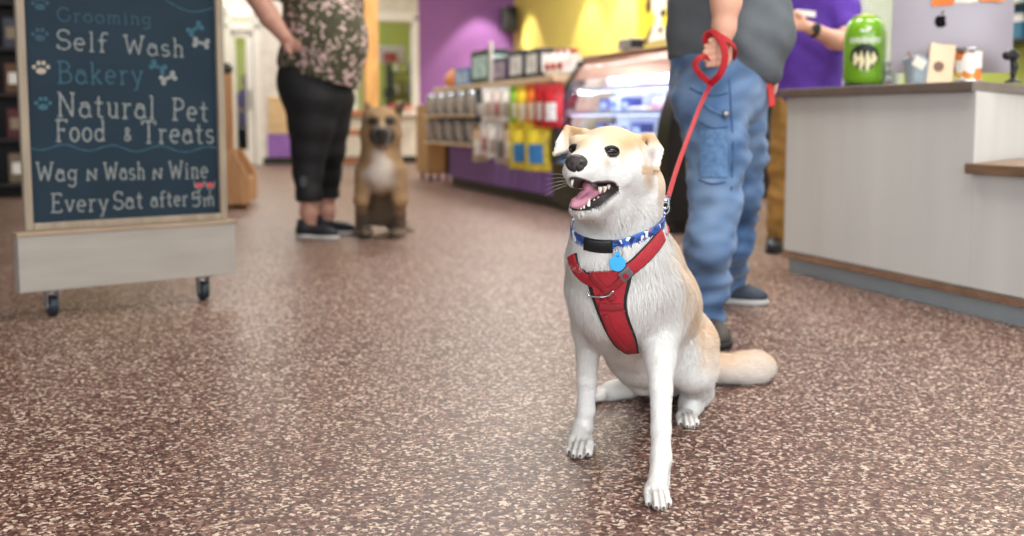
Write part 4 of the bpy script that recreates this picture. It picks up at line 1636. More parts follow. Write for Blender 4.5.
X = .62
GLY = {
    'G': (.8, [arc(.42, .5, .38, .5, 40, 330, 22), [(.76, .22), (.76, .46), (.5, .46)], foot(.66, .46, .16)]),
    'S': (.6, [arc(.3, .74, .26, .26, 30, 270, 14) + arc(.3, .25, .28, .25, 90, -150, 14), [(.53, .78), (.53, .98)], [(.04, .02), (.04, .24)]]),
    'B': (.66, [[(.12, 0), (.12, 1)], [(.0, 1), (.3, 1)] + arc(.3, .77, .24, .23, 90, -90) + [(.12, .54)], [(.3, .54)] + arc(.32, .27, .3, .27, 90, -90) + [(.0, 0)]]),
    'N': (.85, [[(.14, 0), (.14, 1), (.7, 0), (.7, 1)], foot(.14, 0), [(.02, 1), (.14, 1)], foot(.7, 1)]),
    'P': (.62, [[(.14, 0), (.14, 1)], [(.0, 1), (.3, 1)] + arc(.3, .74, .28, .26, 90, -90) + [(.14, .48)], foot(.14, 0, .13)]),
    'F': (.62, [[(.14, 0), (.14, 1)], [(.0, 1), (.6, 1), (.6, .86)], [(.14, .54), (.44, .54)], [(.44, .62), (.44, .46)], foot(.14, 0, .13)]),
    'T': (.72, [[(.36, 0), (.36, 1)], [(.02, .84), (.02, 1), (.7, 1), (.7, .84)], foot(.36, 0, .13)]),
    'W': (1.0, [[(.08, 1), (.28, 0), (.5, .8), (.72, 0), (.92, 1)], foot(.08, 1), foot(.92, 1)]),
    'E': (.66, [[(.14, 0), (.14, 1)], [(.0, 1), (.58, 1), (.58, .86)], [(.14, .53), (.42, .53)], [(.42, .61), (.42, .45)], [(.0, 0), (.6, 0), (.6, .15)]]),
    'n_small_cap': (.62, [[(.1, 0), (.1, .58), (.5, 0), (.5, .58)], foot(.1, 0, .09), foot(.5, .58, .09)]),
    'a': (.56, [arc(.26, .24, .22, .24, 0, 360, 20), arc(.26, .42, .2, .2, 150, 0, 8) + [(.48, .1), (.56, .0)]]),
    'c': (.5, [arc(.26, .31, .22, .31, 50, 310, 16)]),
    'd': (.58, [arc(.26, .28, .22, .28, 0, 360, 20), [(.48, 1), (.48, .02), (.58, 0)], [(.38, 1), (.48, 1)]]),
    'e': (.54, [[(.05, .34), (.48, .34)] + arc(.27, .32, .22, .31, 5, 310, 18)]),
    'f': (.42, [[(.18, 0), (.18, .8)] + arc(.34, .82, .16, .17, 180, 40, 8), [(.02, .58), (.38, .58)], foot(.18, 0)]),
    'g': (.56, [arc(.26, .34, .21, .26, 0, 360, 20), [(.47, .6), (.47, -.12)] + arc(.26, -.12, .21, .2, 0, -160, 10), [(.47, .58), (.58, .62)]]),
    'h': (.58, [[(.12, 0), (.12, 1)], [(.02, 1), (.12, 1)], [(.12, .4)] + arc(.29, .42, .17, .2, 160, 0, 8) + [(.46, 0)], foot(.12, 0, .1), foot(.46, 0, .1)]),
    'i': (.3, [[(.15, 0), (.15, X)], [(.04, X), (.15, X)], foot(.15, 0), arc(.15, .84, .035, .035, 0, 360, 8)]),
    'k': (.56, [[(.12, 0), (.12, 1)], [(.02, 1), (.12, 1)], [(.44, X), (.13, .26)], [(.22, .34), (.48, 0)], foot(.12, 0, .1), foot(.46, 0, .08), foot(.42, X, .08)]),
    'l': (.3, [[(.15, 0), (.15, 1)], [(.04, 1), (.15, 1)], foot(.15, 0)]),
    'm': (.86, [[(.12, 0), (.12, X)], [(.02, X), (.12, X)], [(.12, .42)] + arc(.27, .42, .15, .2, 170, 0, 8) + [(.42, 0)], [(.42, .42)] + arc(.57, .42, .15, .2, 170, 0, 8) + [(.72, 0)], foot(.12, 0, .08), foot(.42, 0, .07), foot(.72, 0, .08)]),
    'n': (.58, [[(.12, 0), (.12, X)], [(.02, X), (.12, X)], [(.12, .42)] + arc(.29, .42, .17, .2, 170, 0, 8) + [(.46, 0)], foot(.12, 0, .1), foot(.46, 0, .1)]),
    'o': (.56, [arc(.27, .31, .23, .31, 0, 360, 24)]),
    'r': (.46, [[(.14, 0), (.14, X)], [(.02, X), (.14, X)], [(.14, .38)] + arc(.32, .42, .17, .2, 170, 50, 8), foot(.14, 0, .12)]),
    's': (.46, [arc(.23, .46, .17, .16, 30, 270, 10) + arc(.23, .15, .19, .15, 90, -150, 10)]),
    't': (.44, [[(.2, .9), (.2, .12)] + arc(.32, .13, .12, .13, 180, 310, 6), [(.02, X), (.4, X)]]),
    'u': (.58, [[(.02, X), (.12, X), (.12, .2)] + arc(.29, .2, .17, .2, 180, 360, 8) + [(.46, X)], [(.36, X), (.46, X)], [(.46, .2), (.46, 0), (.56, 0)]]),
    'v': (.54, [[(.06, X), (.27, 0), (.48, X)], foot(.06, X, .08), foot(.48, X, .08)]),
    'y': (.56, [[(.06, X), (.28, .04)], [(.5, X), (.22, -.28), (.08, -.28)], foot(.06, X, .08), foot(.5, X, .08)]),
    '&': (.5, [[(.42, .06), (.12, .5)] + arc(.22, .58, .1, .12, 200, -60, 10) + [(.08, .24)] + arc(.2, .14, .13, .13, 140, 330, 8) + [(.4, .3)]]),
    '5': (.56, [[(.5, 1), (.12, 1), (.09, .58)] + arc(.26, .31, .25, .3, 120, -140, 16)]),
    ' ': (.4, []),
}


def ribbon(b, pts, w, m, y):
    """one chalk stroke (x, z points) laid on the board as a thin raised line"""
    p = np.array(pts)
    if len(p) < 2:
        return
    t = np.gradient(p, axis=0)
    t /= np.linalg.norm(t, axis=1, keepdims=True) + 1e-9
    s = np.stack([-t[:, 1], t[:, 0]], 1)
    j = 1 + .22 * np.sin(np.arange(len(p)) * 2.1 + p[0, 0] * 90)
    L, R_ = p + s * (w * j)[:, None], p - s * (w * j)[:, None]
    b.use(m)
    bb = bmesh.new()
    va = [bb.verts.new((q[0], y - .0009, q[1])) for q in L]
    vb = [bb.verts.new((q[0], y - .0009, q[1])) for q in R_]
    vc = [bb.verts.new((q[0], y + .0002, q[1])) for q in L]
    vd = [bb.verts.new((q[0], y + .0002, q[1])) for q in R_]
    for i in range(len(p) - 1):
        bb.faces.new((va[i], va[i + 1], vb[i + 1], vb[i]))
        bb.faces.new((va[i], vc[i], vc[i + 1], va[i + 1]))
        bb.faces.new((vb[i], vb[i + 1], vd[i + 1], vd[i]))
    b._merge(bb)


def dense(pts, step):
    out = [pts[0]]
    for a, c in zip(pts[:-1], pts[1:]):
        d = math.hypot(c[0] - a[0], c[1] - a[1])
        k = max(1, int(d / step))
        for i in range(1, k + 1):
            out.append((a[0] + (c[0] - a[0]) * i / k, a[1] + (c[1] - a[1]) * i / k))
    return out


def chalk(name, s, p0, p1, cap_px, m, w=.0026):
    """write s along the baseline from pixel p0 to p1"""
    a, c = np.array(sgn(*p0, yb)), np.array(sgn(*p1, yb))
    Y_ = (SO + SX * a[0])[1]
    mid = sgn((p0[0] + p1[0]) / 2, (p0[1] + p1[1]) / 2, yb)
    hi = sgn((p0[0] + p1[0]) / 2, (p0[1] + p1[1]) / 2 - cap_px, yb)
    cap = hi[1] - mid[1]
    toks = []
    i = 0
    while i < len(s):
        if s[i] == '~':
            toks.append('n_small_cap')
        else:
            toks.append(s[i])
        i += 1
    tot = sum(GLY[t][0] + .14 for t in toks) - .14
    L = c - a
    ln = np.linalg.norm(L)
    ux = L / ln
    uz = np.array((-ux[1], ux[0]))
    sx = ln / tot
    b = MB()
    x = 0
    for t in toks:
        wd, st = GLY[t]
        jit = (rnd.random() - .5) * .03
        for pl in st:
            pl = dense(pl, .12)
            ribbon(b, [a + ux * (x + q[0]) * sx + uz * (q[1] + jit) * cap for q in pl], w, m, yb)
        x += wd + .14
    return b.build(name, SG)


chw = mat('white_chalk', '868a87', .9, var=.25, scale=160)  # chalk colours toned down with the board for the same darkening
chb = mat('blue_chalk', '365c6a', .9, var=.25, scale=160)
chg = mat('dim_chalk', '304a56', .9, var=.25, scale=160)
chr_ = mat('red_chalk', 'b04a4e', .9, var=.2, scale=160)
chalk('chalk_lettering', 'Grooming', (57, 21), (151, 25), 13, chg)
chalk('chalk_lettering', 'Self', (57, 49), (107, 52), 19, chw)
chalk('chalk_lettering', 'Wash', (124, 54), (184, 57), 18, chw)
chalk('chalk_lettering', 'Bakery', (58, 83), (143, 84), 21, chb)
chalk('chalk_lettering', 'Natural', (57, 116), (155, 119), 23, chw, .003)
chalk('chalk_lettering', 'Pet', (172, 120), (208, 121), 21, chw, .003)
chalk('chalk_lettering', 'Food', (56, 141), (105, 141), 21, chw, .003)
chalk('chalk_lettering', '&', (124, 141), (132, 141), 18, chw)
chalk('chalk_lettering', 'Treats', (142, 143), (214, 143), 21, chw, .003)
chalk('chalk_lettering', 'Wag', (36, 181), (77, 181), 18, chw)
chalk('chalk_lettering', '~', (86, 180), (98, 180), 18, chw)
chalk('chalk_lettering', 'Wash', (104, 180), (145, 179), 17, chw)
chalk('chalk_lettering', '~', (152, 179), (163, 179), 17, chw)
chalk('chalk_lettering', 'Wine', (169, 179), (208, 178), 17, chw)
chalk('chalk_lettering', 'Every', (51, 212), (108, 211), 18, chw)
chalk('chalk_lettering', 'Sat', (114, 209), (143, 208), 17, chw)
chalk('chalk_lettering', 'after', (151, 207), (188, 205), 15, chw)
chalk('chalk_lettering', '5', (192, 207), (201, 206), 14, chw)
chalk('chalk_lettering', 'm', (203, 206), (215, 205), 12, chw, .0022)


def drawn(name, pls, m, w=.003):
    b = MB()
    for pl in pls:
        ribbon(b, dense([sgn(x, y, yb) for x, y in pl], .012), w, m, yb)
    return b.build(name, SG)


wav = [(28 + i * 4.75, 147 + 3 * math.sin(i * .62) + i * .07) for i in range(41)]
drawn('chalk_wave', [wav], chb, .0018)
drawn('chalk_wave', [[(163, -2), (172, 4), (182, 9), (192, 12), (203, 11), (212, 8), (219, 4)]], chb, .0018)


def blob(name, items, m):
    """filled chalk marks: ellipses (px, py, rx, ry)"""
    b = MB().use(m)
    for x, y, rx, ry in items:
        c = sgn(x, y, yb)
        e = sgn(x + rx, y - ry, yb)
        b.prism([(c[0] + (e[0] - c[0]) * math.cos(u), c[1] + (e[1] - c[1]) * math.sin(u)) for u in np.linspace(0, 2 * PI, 14, endpoint=False)], yb - .0009, yb + .0002, 'Y')
    return b.build(name, SG)


for x, y, m in ((40, 35, chg), (41, 68, mat('beige_chalk', 'a59a8c', .9, var=.25, scale=160)), (43, 104, chb), (40, 4, chg)):
    blob('chalk_paw', [(x, y + 3, 5, 3), (x - 7, y - 1, 2, 2), (x - 2.5, y - 5, 2, 2.2), (x + 2.5, y - 5, 2, 2.2), (x + 7, y - 1, 2, 2)], m)
for x, y, a, m in ((195, 29, .6, chb), (201, 43, -.15, chw), (158, 67, -.45, chb), (168, 78, .4, chw)):
    dx, dy = math.cos(a) * 6, -math.sin(a) * 6
    it = [(x + dx * k / 3, y + dy * k / 3, 1.7, 1.7) for k in (-2, -1, 0, 1, 2)]
    for sgn_ in (-1, 1):
        for s2 in (-1, 1):
            it.append((x + sgn_ * dx - s2 * dy * .45, y + sgn_ * dy + s2 * dx * .45, 2.4, 2.4))
    blob('chalk_bone', it, m)
for x in (199, 210):
    blob('chalk_wine', [(x, 185, 4, 2.6)], chr_)
    drawn('chalk_glass', [[(x - 5, 181), (x - 4, 187), (x, 190), (x + 4, 187), (x + 5, 181)], [(x, 190), (x, 196)], [(x - 3, 197), (x + 3, 197)]], chw, .0016)
# ------------------------------------------------------------------ the white and tan dog in front
def J(px, py, Y, r=0):
    return P(px, py, Y), r * Y / FPX


def limb(v, js, k=.02):
    v.chain([j[0] for j in js], [j[1] for j in js], k)


DOG_O = np.array((P(640, 400, 2.4)[0], 2.4, 0))
DG = thing('dog', 'white and tan dog sitting in front with red harness, blue collar and open mouth', 'dog', DOG_O)
v = Vol(.0034)
yF, yR = 2.045, 2.335
# trunk
limb(v, [J(623, 285, 2.20, 47), J(652, 305, 2.42, 43)], .03)
limb(v, [J(652, 305, 2.42, 43), J(670, 345, 2.66, 36)], .04)
v.ell(P(612, 290, 2.18), (.080, .08, .105), .05)
limb(v, [J(612, 325, 2.24, 27), J(642, 350, 2.46, 33), J(660, 372, 2.66, 27)], .04)     # brisket and belly
limb(v, [J(632, 372, 2.56, 14), J(641, 383, 2.56, 11)], .03)
v.ell(P(680, 358, 2.74), (.080, .10, .09), .05)
# neck
limb(v, [J(634, 190, 2.2, 29), J(622, 222, 2.19, 36), J(618, 256, 2.19, 46), J(618, 280, 2.2, 49)], .02)
limb(v, [J(641, 200, 2.26, 16), J(652, 258, 2.38, 20), J(664, 300, 2.50, 21)], .05)
limb(v, [J(606, 212, 2.13, 20), J(604, 232, 2.135, 26), J(604, 254, 2.14, 34)], .03)
# front leg on the right of the picture
limb(v, [J(652, 285, 2.22, 31), J(658, 335, 2.2, 20)], .03)
limb(v, [J(658, 325, 2.21, 21), J(660, 360, 2.16, 14.5), J(661, 390, 2.12, 11.2), J(661, 430, 2.085, 10), J(661, 462, 2.06, 9.6), J(660, 484, yF + .012, 10)], .007)
limb(v, [J(664, 300, 2.3, 30), J(662, 345, 2.24, 15)], .03)
# front leg on the left of the picture
limb(v, [J(593, 288, 2.26, 25), J(588, 330, 2.3, 15)], .03)
limb(v, [J(588, 325, 2.3, 15.5), J(588, 352, 2.32, 11.5), J(587, 380, 2.33, 9.6), J(586, 410, 2.335, 8.8), J(582, 438, yR + .012, 9)], .007)


PAWS = []


def paw(v, px, py, s, dx=0.0, ln=.085):
    """four toes in a row on the floor: (px, py) is where the middle toes end"""
    tip = G(px, py)
    m = tip[1] / FPX
    r = s * m * .36
    f = np.array((dx, -1.0, 0))
    f /= np.linalg.norm(f)
    sd = np.array((-f[1], f[0], 0))
    PAWS.append((tip, f, sd, s * m * .7))
    toes = []
    for i, (u, fw) in enumerate(((-1.0, -.020), (-.36, 0), (.36, .002), (1.0, -.018))):
        e = tip + sd * (u * s * m * .74) + f * (fw - r * .6) + np.array((0, 0, r * .85))
        k = tip + sd * (u * s * m * .58) + f * (fw - .032) + np.array((0, 0, r * 1.75))
        b = tip + sd * (u * s * m * .40) - f * ln * .9 + np.array((0, 0, r * 1.9))
        v.cap(k, e, r * .98, r * .86, .0035)
        v.cap(b, k, r * .95, r * .98, .006)
        toes.append((e, r * .86))
    v.ell(tip - f * (ln * .62) + np.array((0, 0, r * 1.1)), (s * m * .72, ln * .42, r * 1.1), .010)
    return toes, f


toesF, fF = paw(v, 660, 511, 13.5)
toesR, fR = paw(v, 577, 459, 13.5, -.25)
# pasterns sloping from each front leg into its paw
for (a_, b_, rr) in ((J(661, 455, 2.062, 9.4), G(660, 508) + np.array((0, .05, .017)), .0175), (J(583, 425, yR + .012, 8.6), G(578, 457) + np.array((0, .05, .017)), .0175)):
    v.cap(a_[0], b_, a_[1], rr, .012)
# hind leg on the right: thigh, shin, foot
yH = 2.56
limb(v, [J(684, 335, 2.66, 28), J(689, 343, 2.5, 25), J(692, 368, 2.49, 22), J(697, 388, 2.57, 13)], .03)
limb(v, [J(697, 386, 2.6, 15), J(699, 393, 2.64, 11), J(691, 405, yH + .04, 11), J(690, 411, yH, 10)], .02)
toesH, fH = paw(v, 690, 429, 11)
# hind foot showing between the front legs
yQ = G(603, 399)[1]
limb(v, [J(668, 372, 2.78, 24), J(648, 378, 2.76, 15), J(628, 387, yQ, 9.5), J(612, 391, yQ, 8.5), J(603, 394, yQ, 8)], .02)
toesQ = []
for k in range(3):
    a = P(603 - k * .5, 390.5 + k * 3, yQ - .02 * k)
    a[2] = max(a[2], .012)
    v.cap(a, a + np.array((-.012, -.006, -.001)), .0105, .0095, .004)
    toesQ.append((a + np.array((-.012, -.006, 0)), .0095))
# tail lying on the floor
yT = G(742, 383)[1]
limb(v, [J(700, 366, 2.8, 11), J(722, 368, yT - .02, 11.5), J(742, 368, yT, 13.5), J(757, 367, yT + .02, 14), J(764, 366, yT + .03, 9)], .03)

# head: skull, cheeks, muzzle
v.ell(P(612, 158, 2.13), (.064, .07, .056), .02)
v.ell(P(606, 148, 2.10), (.052, .05, .034), .03)
limb(v, [J(632, 168, 2.14, 20), J(634, 185, 2.17, 24)], .04)
limb(v, [J(616, 172, 2.07, 20), J(622, 178, 2.12, 24)], .03)
limb(v, [J(600, 159, 2.05, 19), J(586, 165, 2.00, 14), J(577, 166, 1.965, 11.5)], .025)
limb(v, [J(577, 172, 1.965, 9), J(592, 176, 2.0, 10), J(612, 180, 2.06, 10)], .014)   # near lip
limb(v, [J(571, 172, 1.985, 8), J(577, 178, 2.03, 9), J(592, 182, 2.1, 9)], .014)      # far lip
v.ell(P(588, 149, 2.045), (.02, .03, .014), .02)                                        # brow between the eyes
v.ell(P(613, 144, 2.065), (.022, .018, .011), .02)
v.ell(P(577, 142, 2.08), (.014, .018, .012), .02)
# lower jaw
limb(v, [J(581, 210, 1.985, 6.5), J(594, 206, 2.01, 9), J(611, 194, 2.07, 11), J(622, 186, 2.12, 13)], .014)
limb(v, [J(575, 209, 2.0, 6), J(580, 206, 2.05, 8), J(600, 197, 2.12, 12)], .014)
limb(v, [J(590, 209, 2.03, 8), J(606, 210, 2.10, 16), J(620, 205, 2.16, 24)], .03)
# open mouth
MOUTH = [(P(572, 191, 1.94), P(588, 191, 2.02), 11.5, 12.5), (P(588, 191, 2.0), P(609, 185.5, 2.07), 11, 4.2), (P(597, 192, 1.985), P(613, 184.5, 2.045), 9, 3.0)]
for a, b_, ra, rb in MOUTH:
    v.cap(a, b_, ra * 2.0 / FPX, rb * 2.0 / FPX, .004, mode=-1)
# ears: soft folded flaps
v.tri(P(630, 137, 2.14), P(645, 160, 2.19), P(652, 136, 2.17), .005, .014)
v.tri(P(645, 160, 2.19), P(652, 136, 2.17), P(661, 150, 2.15), .0042, .006)
v.tri(P(652, 136, 2.165), P(662, 150, 2.145), P(657, 170, 2.11), .0036, .005)
v.tri(P(650, 140, 2.16), P(657, 170, 2.11), P(647, 161, 2.12), .0034, .004)
v.tri(P(650, 139, 2.16), P(661, 152, 2.14), P(648, 160, 2.13), .0034, .004)
v.tri(P(584, 131, 2.12), P(574, 146, 2.14), P(567, 128, 2.14), .0048, .014)
v.tri(P(567, 128, 2.14), P(574, 146, 2.13), P(558, 143, 2.11), .0042, .006)
v.tri(P(567, 129, 2.135), P(558, 142, 2.11), P(555, 154, 2.09), .0036, .005)
v.tri(P(567, 132, 2.13), P(555, 154, 2.09), P(568, 150, 2.10), .0034, .004)
dv, df = v.mesh(1)
dn = vnormals(dv, df)
DBVH = BVHTree.FromPolygons([tuple(p) for p in dv], [tuple(q) for q in df])
EYES, EYE_N = [], []
for px, py, r in ((611.5, 151.5, .0108), (575, 149.5, .0100)):
    h_ = DBVH.ray_cast(Vector((0, 0, CAM_H)), Vector(ray(px, py)).normalized(), 10)
    n_ = (np.array(h_[1]) + np.array((0, -.5, 0)))
    n_ /= np.linalg.norm(n_)
    EYES.append((np.array(h_[0]) - n_ * r * .35, r))
    EYE_N.append(n_)


def seg_d(p, a, b):
    t = np.clip(((p - a) @ (b - a)) / ((b - a) @ (b - a)), 0, 1)
    return np.linalg.norm(p - a - t[:, None] * (b - a), axis=1)


def dog_cols(p, n):
    u, w = proj(p)
    white = np.array((.80, .785, .755))
    tan = np.array((.60, .37, .17))
    pale = np.array((.78, .62, .42))
    c = np.tile(white, (len(p), 1)) * (1 + .03 * wob(p, 60, 3))[:, None]
    nz = wob(p, 45, 5)
    fine = wob(p, 160, 6)
    # back and flank
    line = np.interp(w, (225, 250, 290, 330, 365, 400), (668, 672, 684, 690, 700, 730))
    m = ss(-9, 9, u - line + 5 * nz) * (w > 215) * ss(400, 340, w) * (w < 400)
    m = np.maximum(m, ss(.25, .75, n[:, 1]) * (w > 180) * (w < 380) * (p[:, 1] > 2.3))
    c = mixc(c, tan * 1.1 + .05, m * (.66 + .14 * fine))
    # nape
    m = ss(642, 650, u + 2 * nz) * (w > 160) * ss(215, 190, w) * (p[:, 1] > 2.14)
    c = mixc(c, tan, m * .6)
    # forehead and crown
    m = ss(158, 142, w + 3 * nz) * (u > 566) * (u < 664) * (w > 100)
    bl = np.exp(-((u - 596 - (w - 140) * -.2) / 7.0) ** 2) * ss(128, 140, w)
    c = mixc(c, pale * np.array((.95, .9, .85)), m * (.95 - .45 * bl))
    m = np.exp(-(((u - 630) / 12) ** 2 + ((w - 143) / 9) ** 2)) + .8 * np.exp(-(((u - 622) / 7) ** 2 + ((w - 158) / 9) ** 2)) * 0.6
    c = mixc(c, tan, np.clip(m, 0, 1) * .75)
    # line of tan before the ear and down the cheek
    m = np.exp(-((u - np.interp(w, (140, 165, 190), (640, 645, 650))) / 5) ** 2) * (w > 138) * ss(195, 180, w) * (p[:, 1] > 2.08)
    c = mixc(c, tan, m * .7)
    # smudge under the near eye
    m = np.exp(-(((u - 606) / 4) ** 2 + ((w - 161) / 5) ** 2))
    c = mixc(c, pale * .9, m * .8)
    # ears
    ear = (u > 641) & (w < 175) & (w > 130)
    c[ear] = c[ear] * .35 + np.array((.74, .68, .62)) * .65
    m = ss(150, 140, w) * ear * ss(652, 645, u)
    c = mixc(c, tan * 1.05, m * .8)
    spots = np.exp(-(((u - 652.5) / 4.5) ** 2 + ((w - 154) / 7) ** 2)) * ear
    c = mixc(c, (.36, .31, .30), np.clip(spots * (.8 + .5 * fine), 0, 1))
    rim = ear * ss(164, 168, w)
    c = mixc(c, tan, rim * .7)
    m = ear * ss(147, 139, w) * (u > 641)
    c = mixc(c, tan * .9, m * .75)
    ear2 = (u < 570) & (w < 158) & (w > 120)
    c[ear2] = c[ear2] * .3 + np.array((.80, .73, .64)) * .7
    m = (u > 563) * (u < 582) * ss(146, 132, w + .5 * (u - 568)) * (w > 120) * (p[:, 1] > 2.08)
    c = mixc(c, tan, m * .75)
    c = mixc(c, tan, ear2 * ss(150, 156, w) * .5)
    # tail
    m = (u > 705) * ss(374, 362, w + 3 * nz) * (w > 340) * (p[:, 1] > 2.7)
    c = mixc(c, tan * 1.15 + .06, m * .42 * ss(750, 725, u))
    # brown fur between the toes, darkened in colour for the groove shade
    for tip, f, sd, hw in PAWS:
        q = p - tip
        a, s_ = q @ f, q @ sd / hw
        for g in (-.68, 0, .68):
            m = np.exp(-((s_ - g * (1 + np.minimum(a, 0) * 3)) / .12) ** 2) * ss(-.062, -.035, a) * (a < .03) * (p[:, 2] < .05) * (np.abs(s_) < 1.3)
            c = mixc(c, (.16, .10, .07), m * .8)
    # eye rims, lips, mouth lining
    for q, r in EYES:
        d = np.linalg.norm((p - q) * np.array((.95, .75, 1.5)), axis=1)
        c = mixc(c, (.020, .015, .013), ss(r * 1.75, r * 1.35, d))
    dm = np.min([seg_d(p, a, b_) - np.interp(np.clip(((p - a) @ (b_ - a)) / ((b_ - a) @ (b_ - a)), 0, 1), (0, 1), (ra, rb)) * 2.0 / FPX for a, b_, ra, rb in MOUTH], axis=0)
    head = (u < 625) & (u > 560) & (w > 165) & (w < 215) & (p[:, 1] < 2.14)
    c = mixc(c, (.022, .016, .017), ss(.0062, .003, dm) * head)
    c = mixc(c, (.10, .030, .032), ss(.0022, .0006, dm) * head * (p[:, 1] > 1.985))
    lowlip = np.exp(-((w - np.interp(u, (570, 582, 600, 618), (210, 210, 203, 188))) / 4.5) ** 2) * (u < 619) * head * (w > 186) * (p[:, 1] < 2.09)
    c = mixc(c, (.020, .015, .016), np.clip(lowlip * 1.5, 0, 1) * (dm < .016))
    # whisker specks
    return np.clip(c, 0, 1)


dc = dog_cols(dv, dn)
du, dw = proj(dv)
# toes: darker furrows
raw = raw_mesh('body', dv, df, DG, [attr_mat('dog_coat', .75, .2, .15, .25, 260)], cols=dc)
head_m = np.maximum(ss(206, 192, dw) * (dv[:, 1] < 2.24), ss(218, 212, dw) * (dv[:, 1] < 2.085))
leg_m = ss(352, 380, dw) * (du < 720)
L = .012 + .012 * ss(195, 230, dw) * ss(350, 300, dw) + .006 * wob(dv, 30, 2) * .3
L = L * (1 - .62 * head_m) * (1 - .55 * leg_m)
L = np.where(du > 704, .021, L)
L = np.where((dw > 205) & (dw < 262) & (du < 690), L * 1.15, L)
bare = np.zeros(len(dv))
for q, r in EYES:
    bare = np.maximum(bare, ss(r * 2.2, r * 1.7, np.linalg.norm(dv - q, axis=1)))
dmm = np.min([seg_d(dv, a, b_) - np.interp(np.clip(((dv - a) @ (b_ - a)) / ((b_ - a) @ (b_ - a)), 0, 1), (0, 1), (ra, rb)) * 2.0 / FPX for a, b_, ra, rb in MOUTH], axis=0)
bare = np.maximum(bare, ss(.011, .008, dmm) * (dv[:, 1] < 2.14))
nose_c = P(576.5, 163.5, 1.945)
bare = np.maximum(bare, ss(.035, .028, np.linalg.norm(dv - nose_c, axis=1)))
keep = (1 - bare) * np.where((dn[:, 1] > .35) & (du < 690), .3, 1.0) * (1 + 1.2 * head_m)
keep = keep * np.where(dc.sum(1) < .5, 0, 1)
nosep, rump = P(577, 168, 1.97), P(700, 380, 2.8)


def dog_flow(p):
    u, w = proj(p)
    back = p - nosep
    back /= np.linalg.norm(back, axis=1, keepdims=True)
    down = np.array((.05, .1, -1.0))
    k = ss(190, 230, w)[:, None]
    fl = back * (1 - k) + (down + np.array((.25, .35, 0)) * (u[:, None] > 660)) * k
    t = (u > 704)[:, None]
    return np.where(t, np.array((1.0, .1, .05)), fl)


FUR = fur('fur', dv, df, dc, DG, 120000, L, dog_flow, 4, .00085, .74, keep)

# nose
nose = Vol(.0016)
nm = 1.945 / FPX
nose.ell(P(576.5, 162.5, 1.957), (11.5 * nm, .014, 8.6 * nm), .006).ell(P(576, 166, 1.949), (9 * nm, .010, 6.5 * nm), .006).ell(P(577, 170.5, 1.955), (4.5 * nm, .008, 4.5 * nm), .006)
for sx in (-6.2, 5.4):
    nose.ell(P(576.3 + sx, 164.5, 1.9395), (2.3 * nm, .006, 2.0 * nm), .003, mode=-1)
    nose.cap(P(576.3 + sx * 1.2, 165.5, 1.941), P(576.3 + sx * 1.75, 167.5, 1.947), 1.1 * nm, .9 * nm, .003, mode=-1)
nose.cap(P(576.5, 165, 1.938), P(576.6, 173, 1.945), .7 * nm, .7 * nm, .002, mode=-1)
nv, nf = nose.mesh(1)
o = raw_mesh('nose', nv, nf, DG, [mat('nose_leather', '2b2321', .38, bump=.35, bscale=700, spec=.5, var=.2, scale=200)])
o['label'] = 'wet black nose'
# eyes
for k, (c, r) in enumerate(EYES):
    n_ = EYE_N[k]
    hx = np.cross(n_, (0, 0, 1.0))
    hx /= np.linalg.norm(hx)
    vx = np.cross(hx, n_)
    Me = Matrix(((hx[0], n_[0], vx[0], c[0] - DOG_O[0]), (hx[1], n_[1], vx[1], c[1] - DOG_O[1]), (hx[2], n_[2], vx[2], c[2] - DOG_O[2]), (0, 0, 0, 1)))
    o = MB().use(mat('eye_brown', '140b07', .12, spec=.5, coat=.2, var=.1)).sph((0, 0, 0), (r * 1.2, r, r * .72), 28, M=Me).build('eye', DG, smooth=180)
    MB().use(mat('pupil_black', '050505', .12)).sph((0, r * .55, 0), (r * .52, r * .48, r * .5), 20, M=Me).build('pupil', o, smooth=180)
    # dark lids closing over the ball above and below
    for sg in (-1, 1):
        pts = [Me @ Vector((r * 1.45 * math.cos(u), r * (.62 - .25 * abs(math.cos(u))), sg * r * .68 * math.sin(u))) for u in np.linspace(0, PI, 13)]
        MB().use(mat('lid_dark', '1b1412', .5)).tube([np.array(q) for q in pts], [r * (.12 + (.26 if sg > 0 else .16) * math.sin(u)) for u in np.linspace(0, PI, 13)], 8).build('eyelid', DG, smooth=180)
# tongue
tg = Vol(.0022)
tp = [P(607, 190, 2.075), P(598, 191, 2.035), P(588, 195, 2.0), P(580, 202, 1.972), P(577, 206, 1.966)]
for i in range(len(tp) - 1):
    for q in (-1, -.33, .33, 1):
        wd = (.010, .013, .0145, .0135, .010)
        tg.cap(tp[i] + np.array((q * wd[i] * .8, q * .004, abs(q) * .0015)), tp[i + 1] + np.array((q * wd[i + 1] * .8, q * .004, abs(q) * .0015)), .0048, .0048, .006)
for i in range(len(tp) - 1):
    tg.cap(tp[i] + np.array((0, 0, .0062)), tp[i + 1] + np.array((0, 0, .0062)), .0013, .0013, .003, mode=-1)
tg.ell(P(587, 187, 2.02), (.009, .02, .013), .01)
tv, tf = tg.mesh(2)
o = raw_mesh('tongue', tv, tf, DG, [mat('tongue_pink', 'b5788a', .35, bump=.3, bscale=500, var=.12, scale=60, spec=.5)])
o['label'] = 'mauve pink tongue'
# teeth: lower row along the near jaw, upper cheek teeth, far canines
tm = mat('tooth_ivory', 'ece6d6', .25, var=.05)


